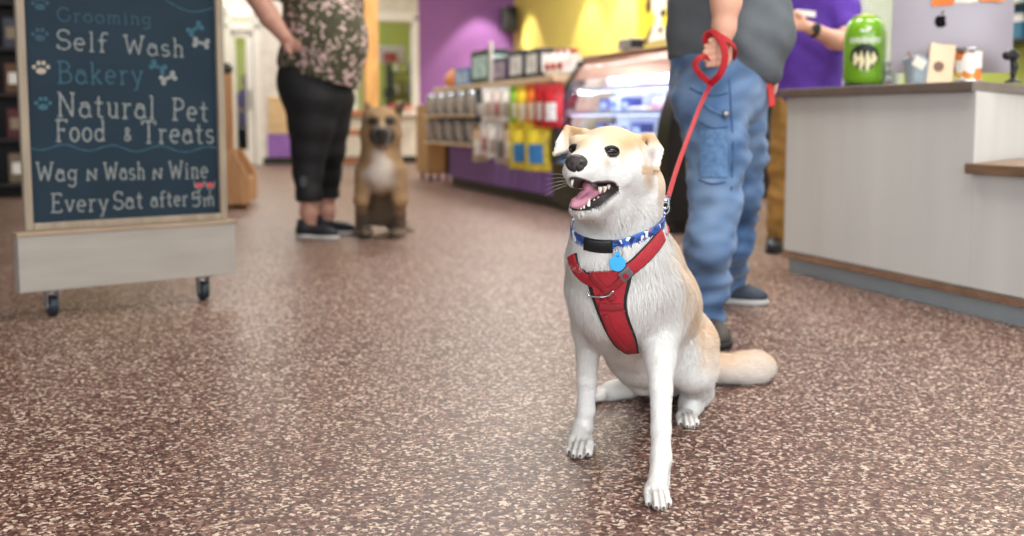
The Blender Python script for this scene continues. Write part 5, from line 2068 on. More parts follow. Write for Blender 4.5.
def tooth(px, py, Y, ln, r, up, lean=(0, 0)):
    b = MB().use(tm)
    b.lathe([(.001, -.002), (r, -.001), (r * .9, ln * .35), (r * .5, ln * .75), (.0004, ln)], 12, cap=False,
            M=Matrix.Translation(Vector(P(px, py, Y) - DOG_O)) @ Matrix.Rotation(lean[0], 4, 'Y') @ (Matrix.Identity(4) if up else Matrix.Rotation(PI, 4, 'X')))
    return b.build('tooth', DG, smooth=60)


tooth(588.5, 205.5, 1.972, .0125, .0030, True, (.15,))
tooth(573.0, 206.5, 1.975, .010, .0026, True, (-.15,))
for k, (x, y) in enumerate(((578, 208), (581, 208.3), (584, 207.5))):
    tooth(x, y, 1.968, .006, .0019, True)
for k, (x, y, yy, r) in enumerate(((594, 202.5, 2.0, .0032), (598, 200, 2.015, .0036))):
    tooth(x, y, yy, .0075, r, True, (.1,))
for k, (x, y, yy, ln, r) in enumerate(((600, 187.5, 2.012, .011, .0042), (604.5, 187, 2.026, .0105, .0048), (608.5, 185.5, 2.04, .008, .0036))):
    tooth(x, y, yy, ln, r, False)
tooth(572.5, 179.5, 1.972, .012, .0028, False, (.1,))
# claws
cm = mat('claw_horn', '6e5a4c', .4, var=.2)
for ts, fd in ((toesF, fF), (toesR, fR), (toesH, fH), (toesQ, np.array((-.9, -.4, 0)))):
    for t, r in ts:
        b = MB().use(cm)
        q = t - DOG_O
        up = np.array((0, 0, 1.0))
        b.tube([q + fd * r * .75 + up * r * .05, q + fd * r * 1.25 - up * r * .25, q + fd * r * 1.5 - up * r * .65], [.0028, .0023, .0007], 8)
        b.build('claw', DG, smooth=60)
# whiskers
wb = MB().use(mat('whisker_white', 'd8d4cc', .5))
for k in range(5):
    a = P(570 - k * .8, 176 + k * 2.2, 1.985)
    wb.tube([a - DOG_O, a - DOG_O + np.array((-.02, -.006, .004 - .003 * k)), a - DOG_O + np.array((-.042, -.004, .004 - .006 * k))], [.00022, .00016, .00006], 4)
wb.build('whiskers', DG)['kind'] = 'stuff'


# ---- collar and harness follow the coat
def dog_ring(c, axis, lo=0.0, n=72, rise=.006, start=None):
    """points of a loop round the dog: the outermost coat in the plane through c square to axis"""
    ax = Vector(axis).normalized()
    s = Vector(start if start is not None else (1, 0, 0))
    s = (s - ax * s.dot(ax)).normalized()
    w = ax.cross(s)
    pts, nrm = [], []
    for k in range(n):
        a = 2 * PI * k / n
        d = s * math.cos(a) + w * math.sin(a)
        hit = DBVH.ray_cast(Vector(c), d, .4)
        if hit[0] is None:
            q = Vector(c) + d * .09
        else:
            q = hit[0] + d * rise
        pts.append(np.array(q))
        nrm.append(np.array(d))
    p = np.array(pts)
    for _ in range(3):
        p = (np.roll(p, 1, 0) + p * 2 + np.roll(p, -1, 0)) / 4
    return p, np.array(nrm)


def strap(name, par, pts, nrm, hw, ht, mats_, closed=False, seg=10):
    p = np.array(pts)
    nn = np.array(nrm)
    if closed:
        p = np.vstack([p, p[:1]])
        nn = np.vstack([nn, nn[:1]])
    v_, f_ = tube_arrays(p, 1, seg, flat=(hw, ht), up=nn)
    if closed:
        f_ = f_[:-2]
        m_ = len(p) - 1
    return raw_mesh(name, v_, f_, par, mats_)


def web_mat(name, c, rough=.55):
    m = mat(name, c, rough, bump=.4, bscale=900, var=.12, scale=120)
    return m


CL = thing('dog_collar', "blue patterned collar with black buckle and round blue tag round the front dog's neck", 'collar', P(612, 232, 2.12))
cpat, nt, bs = new_mat('collar_pattern')
tc = nt.nodes.new('ShaderNodeTexCoord')
vo = nt.nodes.new('ShaderNodeTexVoronoi')
vo.inputs['Scale'].default_value = 120
nt.links.new(tc.outputs['Object'], vo.inputs['Vector'])
rp = nt.nodes.new('ShaderNodeValToRGB')
rp.color_ramp.interpolation = 'CONSTANT'
for k, (ps, c) in enumerate(((0, '23407f'), (.3, '2f62b4'), (.52, '1c2c5c'), (.64, 'd9e0ee'), (.74, '2d57a8'), (.86, '9a5a6c'), (.93, '26345f'))):
    q = rp.color_ramp.elements[k] if k < 2 else rp.color_ramp.elements.new(ps)
    q.position = ps
    q.color = lin(c)
nt.links.new(vo.outputs['Color'], rp.inputs['Fac'])
nt.links.new(rp.outputs['Color'], bs.inputs['Base Color'])
bs.inputs['Roughness'].default_value = .5
a_, b2_ = P(576, 224, 2.13), P(652, 203, 2.22)
front = P(606, 238, 2.07)
nc = np.cross(b2_ - a_, front - (a_ + b2_) / 2)
cc = P(618, 220, 2.18)
rp_, rn_ = dog_ring(cc, nc, rise=.0075)
strap('band', CL, rp_, rn_, .0115, .0022, [cpat], closed=True)


def on_dog(px, py, rise=.008):
    d = ray(px, py)
    h = DBVH.ray_cast(Vector((0, 0, CAM_H)), Vector(d).normalized(), 10)
    if h[0] is None:
        return P(px, py, 2.2), np.array((0, -1.0, 0))
    return np.array(h[0]) + np.array(h[1]) * rise, np.array(h[1])


def strip(px_pts, rise=.008, n=24):
    pts, nrm = [], []
    for q in smooth_path([(x, y, 0) for x, y in px_pts], n):
        p, nn = on_dog(q[0], q[1], rise)
        pts.append(p)
        nrm.append(nn)
    p, nn = np.array(pts), np.array(nrm)
    for _ in range(4):
        p[1:-1] = (p[:-2] + 2 * p[1:-1] + p[2:]) / 4
        nn[1:-1] = (nn[:-2] + 2 * nn[1:-1] + nn[2:]) / 4
    nn /= np.linalg.norm(nn, axis=1, keepdims=True)
    return p, nn


def nearest_ring(px, py):
    u, w = proj(rp_)
    k = int(np.argmin((u - px) ** 2 + (w - py) ** 2 + (rn_[:, 1] > 0) * 1e6))
    return rp_[k], rn_[k]


pl = MATS['black_plastic']
bp = [nearest_ring(x, 236) for x in np.linspace(586, 610, 8)]
strap('buckle', CL, [q[0] + q[1] * .003 for q in bp], [q[1] for q in bp], .0130, .005, [pl])
q, n_ = nearest_ring(614, 234)
rg = q + n_ * .006
MB().use(mat('chrome', 'c9ccd0', .12, 1)).tube([rg - np.array(wmat(CL).translation) + np.array((.009 * math.cos(u), -.002, -.012 + .012 * math.sin(u))) for u in np.linspace(0, 2 * PI, 24)], .0013, 6).build('split_ring', CL)
tgp = rg + np.array((-.001, -.007, -.031)) - np.array(wmat(CL).translation)
MB().use(mat('tag_blue', '2f9fe0', .3, .3, var=.05, coat=.5)).cyl(tgp, .0155, .003, 'Y', 32, bev=.0008).cyl(tgp + np.array((0, 0, .0175)), .005, .003, 'Y', 16).build('name_tag', CL)
MB().use(MATS['chrome']).tube([rg - np.array(wmat(CL).translation) + np.array((.003 * math.cos(u) + .003, -.004, -.023 + .006 * math.sin(u))) for u in np.linspace(0, 2 * PI, 18)], .001, 6).build('split_ring', CL)

HN = thing('dog_harness', "red dog harness with black edging and a steel V ring on the front dog's chest", 'harness', P(612, 300, 2.1))
red = web_mat('harness_red', 'a5202c')
drk = web_mat('harness_black', '1c1718')
steelr = MATS['chrome']
# shoulder straps
for nm_, pts_ in (('shoulder_strap', [(575, 256), (578, 266), (586, 275), (597, 281), (606, 288)]), ('shoulder_strap', [(659, 236), (652, 246), (642, 257), (630, 267), (618, 274), (606, 284)])):
    p, nn = strip(pts_, .009)
    strap('edging', strap(nm_, HN, p, nn, .0125, .0028, [red]), p - nn * .002, nn, .0150, .0016, [drk])
# straps on round the neck, out of sight behind
a_, b2_, fr_ = P(576, 257, 2.16), P(659, 236, 2.3), P(606, 282, 2.08)
nc = np.cross(b2_ - a_, fr_ - (a_ + b2_) / 2)
hp, hn = dog_ring((a_ + b2_) / 2 + np.array((0, .02, 0)), nc, rise=.008)
u_, w_ = proj(hp)
bk = hn[:, 1] > .12
idx = np.where(bk)[0]
brk = np.where(np.diff(idx) > 1)[0]
if len(brk):
    idx = np.concatenate([idx[brk[0] + 1:], idx[:brk[0] + 1]])
strap('neck_strap', HN, hp[idx], hn[idx], .0115, .0026, [red])
# chest panel: wide at the top, narrowing between the legs
LE = [(592, 270), (596, 290), (601, 308), (609, 328), (618, 343), (627, 348)]
RI = [(626, 268), (624, 288), (622, 303), (627, 322), (634, 338), (637, 347)]
for nm_, grow, rise, mm in (('chest_panel', 0.0, .0115, red), ('edging', .14, .0085, drk)):
    rows = []
    for i, t in enumerate(np.linspace(0, 1, 20)):
        l = smooth_path([(x, y, 0) for x, y in LE], 19)[i]
        r = smooth_path([(x, y, 0) for x, y in RI], 19)[i]
        row = []
        for s_ in np.linspace(-grow, 1 + grow, 9):
            x, y = l[0] + (r[0] - l[0]) * s_, l[1] + (r[1] - l[1]) * s_ + (2 * grow * 6 if i == 19 else 0)
            p, nn = on_dog(x, y, rise)
            row.append(p)
        rows.append(row)
    g_ = np.array(rows)
    for _ in range(5):
        g_[1:-1] = (g_[:-2] + 2 * g_[1:-1] + g_[2:]) / 4
        g_[:, 1:-1] = (g_[:, :-2] + 2 * g_[:, 1:-1] + g_[:, 2:]) / 4
    par_ = HN if nm_ == 'chest_panel' else panel_
    panel_ = MB().use(mm).sheet(g_ - np.array(wmat(HN).translation), .005).build(nm_, par_, smooth=60)
# stitched cross straps and V ring on the panel
for pts_ in ([(593, 272), (604, 284), (614, 298)], [(624, 271), (614, 283), (602, 296)], [(601, 304), (611, 305), (622, 304)], [(606, 312), (613, 330), (625, 345)]):
    p, nn = strip(pts_, .0155, 14)
    strap('webbing', HN, p, nn, .007, .0018, [web_mat('harness_red_dark', '8f1b26')])
p, nn = strip([(592, 287), (594, 292), (602, 293.5), (609, 292.5), (613, 286)], .021, 20)
v_, f_ = tube_arrays(p, .0022, 8)
raw_mesh('v_ring', v_, f_, HN, [steelr])['label'] = 'steel V-shaped ring'
p, nn = strip([(620, 268), (626, 276)], .014, 6)
strap('slider', HN, p, nn, .013, .003, [mat('slider_grey', '5d5a5e', .4)])
# ring at the withers for the leash
q, n_ = on_dog(663, 214, .004)
LR = q
MB().use(steelr).tube([q - np.array(wmat(HN).translation) + np.array((.008 * math.cos(u) + .004, 0, .012 + .012 * math.sin(u))) for u in np.linspace(0, 2 * PI, 24)], .0018, 6).build('leash_ring', HN)
# ------------------------------------------------------------------ people
skin = mat('skin_light', 'd9a58c', .5, var=.06, scale=20, spec=.35)


def cloth_fold(v, f, amp, scale, seed, zs=2.0):
    n = vnormals(v, f)
    q = v * np.array((1, 1, zs))
    a = wob(q, scale, seed) + .5 * wob(q, scale * 2.3, seed + 1)
    return v + n * (amp * a)[:, None]


def fingers(vol, base, out, down, r, lens, curl, spread):
    """four fingers: knuckle row from base along spread, each bent at two joints"""
    for i in range(4):
        k = base + spread * (i - 1.5)
        a = k + out * lens[i] * .45
        b = a + (out * (1 - curl) + down * curl) * lens[i] * .32
        c = b + (out * (.35 - curl) + down) * lens[i] * .26
        rr = r * (1, 1.05, 1, .85)[i]
        vol.cap(k, a, rr, rr * .95, .004)
        vol.cap(a, b, rr * .95, rr * .88, .003)
        vol.cap(b, c, rr * .88, rr * .75, .003)


def head(vol, c, s, fwd, R=.095):
    """head with jaw, nose, ears and brow, facing fwd (the face is above the frame or far off)"""
    f = np.array(fwd, float)
    f /= np.linalg.norm(f)
    sd = np.array((-f[1], f[0], 0))
    up = np.array((0, 0, 1.0))
    c = np.array(c)
    vol.ell(c + up * .02 * s, np.array((.078, .095, .11)) * s, .02, R=np.stack([sd, f, up], 1))
    vol.ell(c - up * .06 * s + f * .02 * s, np.array((.058, .075, .07)) * s, .03, R=np.stack([sd, f, up], 1))
    vol.cap(c + f * .095 * s + up * .015 * s, c + f * .118 * s - up * .025 * s, .009 * s, .014 * s, .012)
    vol.cap(c + f * .092 * s - up * .062 * s - sd * .02 * s, c + f * .092 * s - up * .062 * s + sd * .02 * s, .008 * s, .008 * s, .006)
    vol.cap(c + f * .088 * s + up * .035 * s - sd * .04 * s, c + f * .088 * s + up * .035 * s + sd * .04 * s, .009 * s, .009 * s, .012)
    for q in (-1, 1):
        vol.ell(c + sd * q * .08 * s - f * .005 * s, np.array((.010, .02, .032)) * s, .006, R=np.stack([sd, f, up], 1))
        vol.ell(c + sd * q * .033 * s + f * .094 * s + up * .012 * s, np.array((.015, .010, .009)) * s, .006, R=np.stack([sd, f, up], 1), mode=-1)
    return f, sd


def face_parts(par, c, s, f, sd, hair_c, longer=0.0):
    c = np.array(c)
    up = np.array((0, 0, 1.0))
    Mi = frame_of(par)
    w2l = lambda p: Mi[:3, :3] @ p + Mi[:3, 3]
    for q in (-1, 1):
        e = MB().use(mat('eye_white', 'ece8e2', .2)).sph(w2l(c + sd * q * .033 * s + f * .084 * s + up * .012 * s), .0125 * s, 16).build('eye', par, smooth=180)
        MB().use(mat('iris_dark', '3a2a1c', .1)).sph(w2l(c + sd * q * .033 * s + f * .0925 * s + up * .012 * s), .0052 * s, 12).build('iris', e, smooth=180)
    h = Vol(.009)
    R = np.stack([sd, f, up], 1)
    h.ell(c + up * .035 * s - f * .012 * s, np.array((.086, .102, .112)) * s, .02, R=R)
    if longer:
        h.cap(c - f * .06 * s, c - f * .075 * s - up * longer, .07 * s, .05 * s, .03)
    h.ell(c + f * .085 * s - up * .03 * s, np.array((.07, .075, .105)) * s, .02, R=R, mode=-1)
    hv, hf = h.mesh(1)
    raw_mesh('hair', hv, hf, par, [mat('hair_' + hair_c, hair_c, .5, var=.25, scale=90, stretch=(1, 1, .1))])


# ---- the customer in jeans
MO = G(716, 332)
MO = np.array((P(715, 200, 3.6)[0], 3.6, 0))
yN, yFt = 3.34, 4.0                          # near foot, far foot
gN, gF = G(712, 340), G(737, 303)
hd = P(732, -178, 3.65)
body = Vol(.005)
limb(body, [J(718, 60, 3.64, 38), J(722, 0, 3.64, 40), J(726, -60, 3.62, 36), J(728, -118, 3.64, 16)], .05)
limb(body, [J(712, 100, 3.5, 30), J(715, 190, 3.45, 16), J(708, 250, 3.40, 11), J(706, 318, gN[1] + .01, 7)], .04)
limb(body, [J(736, 100, 3.85, 28), J(737, 190, 3.9, 14), J(731, 245, 3.97, 10), J(726, 292, gF[1] + .01, 6)], .04)
limb(body, [J(726, -88, 3.44, 19), J(729, -40, 3.36, 16), J(726, 2, 3.32, 14.5), J(724, 28, 3.32, 11), J(722, 41, 3.32, 8.6)], .02)
limb(body, [J(730, -88, 3.84, 18), J(748, -20, 3.95, 14), J(765, 30, 3.9, 11), J(772, 52, 3.86, 9)], .02)
limb(body, [J(728, -118, 3.64, 17), J(730, -150, 3.65, 16)], .03)
fw_, sd_ = head(body, hd, 1.0, (.95, -.25, 0))
# fist round the leash
pm = 3.32 / FPX
body.ell(P(724, 54, 3.325), (8.5 * pm, .017, 13 * pm), .012)
for k, (yy, ln) in enumerate(((45.5, -1), (52, -2.5), (58.5, -2), (64.5, 0))):
    r_ = (.0098, .0102, .0098, .0085)[k]
    body.cap(P(726, yy - .5, 3.305), P(715 + ln * .4, yy, 3.283), r_, r_ * .98, .004)
    body.cap(P(715 + ln * .4, yy, 3.283), P(707.5 + ln, yy + .8, 3.292), r_ * .97, r_ * .9, .003)
    body.cap(P(707.5 + ln, yy + .8, 3.292), P(709 + ln, yy + 1.4, 3.318), r_ * .88, r_ * .8, .003)
body.cap(P(727, 44, 3.30), P(719, 38.5, 3.285), .0115, .0105, .006).cap(P(719, 38.5, 3.285), P(710, 40.5, 3.28), .0105, .008, .004)
# far hand resting against the hip
body.ell(P(773, 66, 3.85), (.022, .035, .045), .015)
fingers(body, P(773, 76, 3.83), np.array((.1, -.1, -1.0)), np.array((-.6, 0, -.8)), .0085, (.07, .078, .072, .058), .3, np.array((.0, .019, 0)))
body.cap(P(769, 62, 3.82), P(765, 76, 3.81), .011, .009, .006)
bv, bf = body.mesh(1)
MN = thing('person', 'customer in grey t-shirt and blue jeans standing side-on, gripping a red leash', 'person', MO)
raw_mesh('body', bv, bf, MN, [skin])
face_parts(MN, hd, 1.0, fw_, sd_, '5a4433')

# jeans
jn = Vol(.0085)
limb(jn, [J(719, 62, 3.64, 45), J(719, 92, 3.64, 46)], .04)
jn.ell(P(719, 84, 3.64), (46.5 * 3.64 / FPX, .2, 42 * 3.64 / FPX), .05)
limb(jn, [J(711, 98, 3.53, 40), J(716, 150, 3.47, 30), J(715, 196, 3.43, 26), J(709, 240, 3.40, 24), J(706, 285, gN[1] + .02, 21), J(707, 320, gN[1] + .01, 17.5)], .035)
limb(jn, [J(734, 98, 3.78, 36), J(737, 150, 3.86, 27), J(737, 196, 3.92, 23), J(731, 240, 3.97, 20), J(726, 272, gF[1] + .02, 18), J(725, 298, gF[1] + .01, 16.5)], .035)
jn.cut(P(719, 56, 3.6), (0, 0, 1), .004)
jn.cut(P(707, 327, gN[1]), (0, 0, -1), .004)
jv, jf = jn.mesh(2)
jv = cloth_fold(jv, jf, .0065, 16, 11, 2.0)
jv = jv + vnormals(jv, jf) * (.0042 * wob(jv * np.array((1, 1, 2.4)), 50, 14) * ss(90, 130, proj(jv)[1]))[:, None]
lowk = ss(230, 310, proj(jv)[1])
jv = jv + vnormals(jv, jf) * (lowk * .004 * np.sin(jv[:, 2] * 110 + 2 * wob(jv, 12, 3)))[:, None]
ju, jw = proj(jv)
denim, faded, deep = np.array(lin('44648e')[:3]), np.array(lin('8aa2bf')[:3]), np.array(lin('1f3552')[:3])
jc = np.tile(denim, (len(jv), 1))
jc = mixc(jc, faded, np.clip(.34 + .42 * wob(jv * np.array((1, 1, .5)), 13, 21) + .22 * wob(jv, 60, 23), 0, 1) * .85)
jc = mixc(jc, deep, np.clip(.5 * wob(jv * np.array((1, 1, 1.8)), 34, 22) + .2, 0, 1))
jc = mixc(jc, faded, np.exp(-((jw - 175) / 45) ** 2 - ((ju - 705) / 16) ** 2) * .5)
for a, b_, wd in (((722, 95), (727, 170), 1.4), ((722, 95), (716, 130), 1.1)):
    pass
raw_mesh('jeans', jv, jf, MN, [attr_mat('denim', .8, .2, .15, .35, 420)], cols=np.clip(jc, 0, 1))
JB = BVHTree.FromPolygons([tuple(p) for p in jv], [tuple(q) for q in jf])


def on_mesh(bvh, px, py, rise, Y):
    d = ray(px, py)
    h = bvh.ray_cast(Vector((0, 0, CAM_H)), Vector(d).normalized(), 30)
    if h[0] is None:
        return P(px, py, Y), np.array((0, -1.0, 0))
    return np.array(h[0]) + np.array(h[1]) * rise, np.array(h[1])


def band_on(name, par, bvh, pts, hw, ht, m, rise, Y, n=20):
    ps, ns = [], []
    for q in smooth_path([(x, y, 0) for x, y in pts], n):
        p, nn = on_mesh(bvh, q[0], q[1], rise, Y)
        ps.append(p)
        ns.append(nn)
    ps, ns = np.array(ps), np.array(ns)
    for _ in range(3):
        ps[1:-1] = (ps[:-2] + 2 * ps[1:-1] + ps[2:]) / 4
        ns[1:-1] = (ns[:-2] + 2 * ns[1:-1] + ns[2:]) / 4
    return strap(name, par, ps, ns, hw, ht, [m])


den_d = mat('denim_seam', '35527a', .8, var=.2, scale=90, bump=.3, bscale=500)
den_p = mat('denim_pocket', '56769c', .8, var=.25, scale=60, bump=.3, bscale=500)
for pts in ([(729, 80), (731, 110), (733, 150), (731, 190)], [(690, 88), (702, 94), (716, 96), (728, 93)], [(700, 122), (712, 128), (728, 127)], [(699, 180), (712, 184), (726, 182)]):
    band_on('seam', MN, JB, pts, .0026, .0012, den_d, .0015, 3.4)
# side pocket with a loop and a steel hook
rows = []
for yy in np.linspace(130, 178, 9):
    rows.append([on_mesh(JB, xx, yy, .004, 3.45)[0] for xx in np.linspace(701, 727, 7)])
g_ = np.array(rows)
for _ in range(3):
    g_[1:-1] = (g_[:-2] + 2 * g_[1:-1] + g_[2:]) / 4
MB().use(den_p).sheet(g_ - MO, .004).build('pocket', MN, smooth=60)
q, n_ = on_mesh(JB, 724, 114, .012, 3.45)
MB().use(MATS['peg_steel']).sph(q - MO, (.011, .008, .011), 14).build('rivet', MN)
band_on('hammer_loop', MN, JB, [(704, 103), (712, 110), (722, 114)], .004, .002, den_p, .006, 3.45)

# t-shirt with the belly to the right
sh = Vol(.0085)
limb(sh, [J(719, 66, 3.64, 50), J(722, 20, 3.64, 52), J(726, -50, 3.63, 46), J(728, -92, 3.64, 28)], .05)
sh.ell(P(744, 34, 3.63), (48 * 3.63 / FPX, .2, 60 * 3.63 / FPX), .06)
limb(sh, [J(727, -84, 3.48, 26), J(729, -48, 3.38, 24), J(728, -22, 3.34, 22)], .04)
limb(sh, [J(730, -84, 3.82, 26), J(744, -40, 3.92, 23), J(752, -14, 3.94, 21)], .04)
hem0, hem1 = P(668, 57, 3.62), P(784, 90, 3.62)
dxh = hem1 - hem0
sh.cut((hem0 + hem1) / 2, np.array((dxh[2], 0, -dxh[0])), .006)
sv, sf = sh.mesh(2)
sv = cloth_fold(sv, sf, .006, 13, 31, 2.6)
u_, w_ = proj(sv)
hemk = ss(20, 60, w_)
sv = sv + vnormals(sv, sf) * (hemk * .006 * np.sin((w_ * .16 - u_ * .1) + 2 * wob(sv, 9, 8)))[:, None]
greyt = mat('grey_jersey', '63686c', .85, var=.12, scale=10, bump=.25, bscale=350, spec=.15)
raw_mesh('t_shirt', sv, sf, MN, [greyt])

# shoes


def shoe(par, heel, toe, c_up, c_sole, s=1.0, name='shoe'):
    h, t = np.array(heel, float), np.array(toe, float)
    d = t - h
    L = np.linalg.norm(d[:2])
    f = np.array((d[0], d[1], 0)) / L
    sd = np.array((-f[1], f[0], 0))
    up = np.array((0, 0, 1.0))
    R = np.stack([sd, f, up], 1)
    b = np.array((h[0], h[1], 0))
    vo = Vol(.006)
    vo.ell(b + f * L * .18 + up * .045, (.036, .055, .045), .03, R=R).ell(b + f * L * .5 + up * .04, (.038, .09, .036), .04, R=R)
    vo.ell(b + f * L * .8 + up * .034, (.042, .065, .032), .04, R=R).cap(b + f * L * .2 + up * .05, b + f * L * .17 + up * .1, .036, .036, .03)
    vo.cut(b + up * .018, (0, 0, -1), .003).cut(b + up * .115, (0, 0, 1), .004)
    sv_, sf_ = vo.mesh(2)
    o = raw_mesh(name, sv_, sf_, par, [c_up])
    so_ = Vol(.006)
    so_.ell(b + f * L * .2 + up * .014, (.041, .064, .03), .02, R=R).ell(b + f * L * .5 + up * .014, (.04, .09, .03), .04, R=R).ell(b + f * L * .8 + up * .014, (.047, .07, .03), .03, R=R)
    so_.cut(b + up * .026, (0, 0, 1), .003).cut(b + up * .001, (0, 0, -1), .002)
    sv_, sf_ = so_.mesh(1)
    raw_mesh('sole', sv_, sf_, o, [c_sole])
    la = MB().use(mat('lace_dark', '1b1d20', .7))
    Mi = frame_of(par)
    for k in range(4):
        p = b + f * L * (.36 + .09 * k) + up * (.088 - .011 * k)
        q = [p - sd * .022 - up * .008, p + up * .002, p + sd * .022 - up * .008]
        la.tube([Mi[:3, :3] @ z + Mi[:3, 3] for z in q], .003, 6)
    la.build('laces', o)['kind'] = 'stuff'
    return o


navy = mat('shoe_navy', '333c49', .6, var=.15, scale=60, bump=.2, bscale=300)
solew = mat('sole_grey', 'b9b8b4', .6)
solek = mat('sole_black', '17171a', .6)
sa = G(708, 330)
shoe(MN, (gN[0] - .02, gN[1] + .09, 0), (gN[0] + .0, gN[1] - .15, 0), mat('shoe_dark', '453d36', .6, var=.15), solek)
shoe(MN, (gF[0] - .14, gF[1] + .05, 0), (gF[0] + .09, gF[1] - .06, 0), navy, solew)

# leash from the hand to the dog
LS = thing('dog_leash', "red leash running from the customer's fist down to the front dog", 'leash', P(690, 130, 2.8))
leash_red = web_mat('leash_red', 'b01520')
LO = np.array(wmat(LS).translation)
top = P(711, 84, 3.29)
lp = smooth_path([top, P(701, 104, 3.12), P(689, 135, 2.83), P(677, 168, 2.58), P(668, 198, 2.36)], 40)
v_, f_ = tube_arrays(lp, 1, 10, flat=(.006, .002), up=np.array((.3, -1, .2)))
raw_mesh('lead', v_, f_, LS, [leash_red])
# handle loops wound round the fist
for nm_, pts, hw, upv in (('handle_loop', [P(711, 84, 3.29), P(700, 74, 3.26), P(695, 64, 3.255), P(703, 56, 3.26), P(712, 60, 3.30)], .009, (-.5, -.8, .3)),
                          ('handle_loop', [P(710, 84, 3.285), P(720, 74, 3.255), P(725, 58, 3.25), P(722, 42, 3.255), P(714, 33, 3.27), P(706, 36, 3.29), P(707, 45, 3.30)], .0105, (.2, -1, .1)),
                          ('handle_loop', [P(711, 31, 3.28), P(720, 36, 3.265), P(730, 42, 3.275), P(736, 50, 3.31), P(733, 58, 3.35)], .010, (.3, -.8, .5))):
    sp = smooth_path(pts, 30)
    v_, f_ = tube_arrays(sp, 1, 10, flat=(hw, .0026), up=np.array(upv))
    raw_mesh(nm_, v_, f_, LS, [leash_red])
# clip at the collar end
e0, e1 = P(668, 198, 2.36), np.array(LR) + np.array((.004, 0, .03))
MB().use(MATS['chrome']).tube([e0 - LO, (e0 * .6 + e1 * .4) - LO, e1 - LO], [.006, .0075, .004], 10).tube([e1 - LO + np.array((.007 * math.cos(u), 0, -.008 + .011 * math.sin(u))) for u in np.linspace(0, 2 * PI, 20)], .0022, 6).build('snap_clip', LS)
# short red strap hanging from the customer's belt
st_ = thing('red_strap', "short red strap hanging from the back pocket of the customer's jeans", 'strap', P(770, 70, 3.6))
sp = smooth_path([P(765, 66, 3.56), P(768, 80, 3.545), P(771, 95, 3.54), P(772, 107, 3.54)], 14)
v_, f_ = tube_arrays(sp, 1, 10, flat=(.012, .003), up=np.array((.5, -1, 0)))
raw_mesh('webbing', v_, f_, st_, [mat('strap_coral', 'cf3a36', .6, bump=.4, bscale=800)])

# ---- staff member in purple
SM = np.array((P(795, 100, 5.85)[0], 5.85, 0))
ST = thing('person', 'staff member in purple polo and khaki trousers, arm bent across the chest, behind the counter', 'person', SM)
hd2 = P(806, -72, 5.8)
gA, gB = G(775, 250), G(806, 250)
body = Vol(.007)
limb(body, [J(808, 80, 5.88, 27), J(809, 20, 5.88, 29), J(808, -12, 5.86, 28), J(807, -40, 5.86, 11), J(806, -55, 5.83, 10)], .05)
limb(body, [J(796, 105, 5.86, 14), J(782, 170, 5.88, 10), J(778, 238, gA[1], 6.5)], .03)
limb(body, [J(818, 105, 5.9, 14), J(822, 170, 5.95, 10), J(822, 236, 6.0, 6.5)], .03)
limb(body, [J(838, -18, 5.82, 12), J(846, 14, 5.72, 10), J(848, 42, 5.62, 9.2)], .02)
limb(body, [J(848, 42, 5.62, 9.6), J(834, 40, 5.5, 9), J(816, 31, 5.42, 6.6), J(808, 27, 5.40, 6)], .02)
limb(body, [J(778, -18, 5.86, 12), J(766, 20, 5.88, 10), J(762, 50, 5.9, 8.5), J(764, 68, 5.8, 7)], .02)
hm = 5.38 / FPX
body.ell(P(800, 23, 5.385), (7 * hm, .02, 8.5 * hm), .012)
fingers(body, P(795, 23, 5.37), np.array((-.6, -.5, .6)), np.array((.4, .2, -.9)), .0095, (.07, .078, .07, .058), .55, (P(798, 30, 5.38) - P(797, 17, 5.38)) / 3.2)
body.cap(P(801, 16, 5.37), P(795, 12, 5.355), .012, .0095, .006)
body.ell(P(765, 74, 5.78), (.03, .03, .04), .015)
fingers(body, P(766, 80, 5.76), np.array((.1, -.2, -1)), np.array((.4, .2, -.9)), .009, (.07, .076, .07, .056), .4, np.array((0, .012, .014)))
fw_, sd_ = head(body, hd2, 1.0, (-.35, -.93, 0))
bv, bf = body.mesh(1)
raw_mesh('body', bv, bf, ST, [skin])
face_parts(ST, hd2, 1.0, fw_, sd_, '3b2a20')
po = Vol(.010)
limb(po, [J(807, 92, 5.88, 34), J(808, 40, 5.88, 34), J(808, -8, 5.86, 35), J(807, -30, 5.86, 22)], .06)
limb(po, [J(834, -20, 5.83, 17), J(845, 10, 5.73, 14.5), J(847, 25, 5.68, 13.5)], .03)
limb(po, [J(782, -20, 5.86, 17), J(772, 12, 5.81, 14.5), J(770, 28, 5.79, 13.5)], .03)
po.cut(P(807, 106, 5.88), (.05, 0, -1), .004)
pv, pf = po.mesh(2)
pv = cloth_fold(pv, pf, .006, 12, 41, 1.4)
polo = mat('purple_polo', '5b3a9c', .8, var=.12, scale=9, bump=.25, bscale=300, spec=.2)
raw_mesh('polo_shirt', pv, pf, ST, [polo])
PBV = BVHTree.FromPolygons([tuple(p) for p in pv], [tuple(q) for q in pf])
nk = P(807, -40, 5.84)
MB().use(mat('polo_collar', '3d2573', .8)).lathe([(.085, -.03), (.078, .0), (.068, .03), (.06, .03), (.07, -.03)], 24, M=Matrix.Translation(Vector(nk - SM)), cap=False).build('collar', ST, smooth=50)
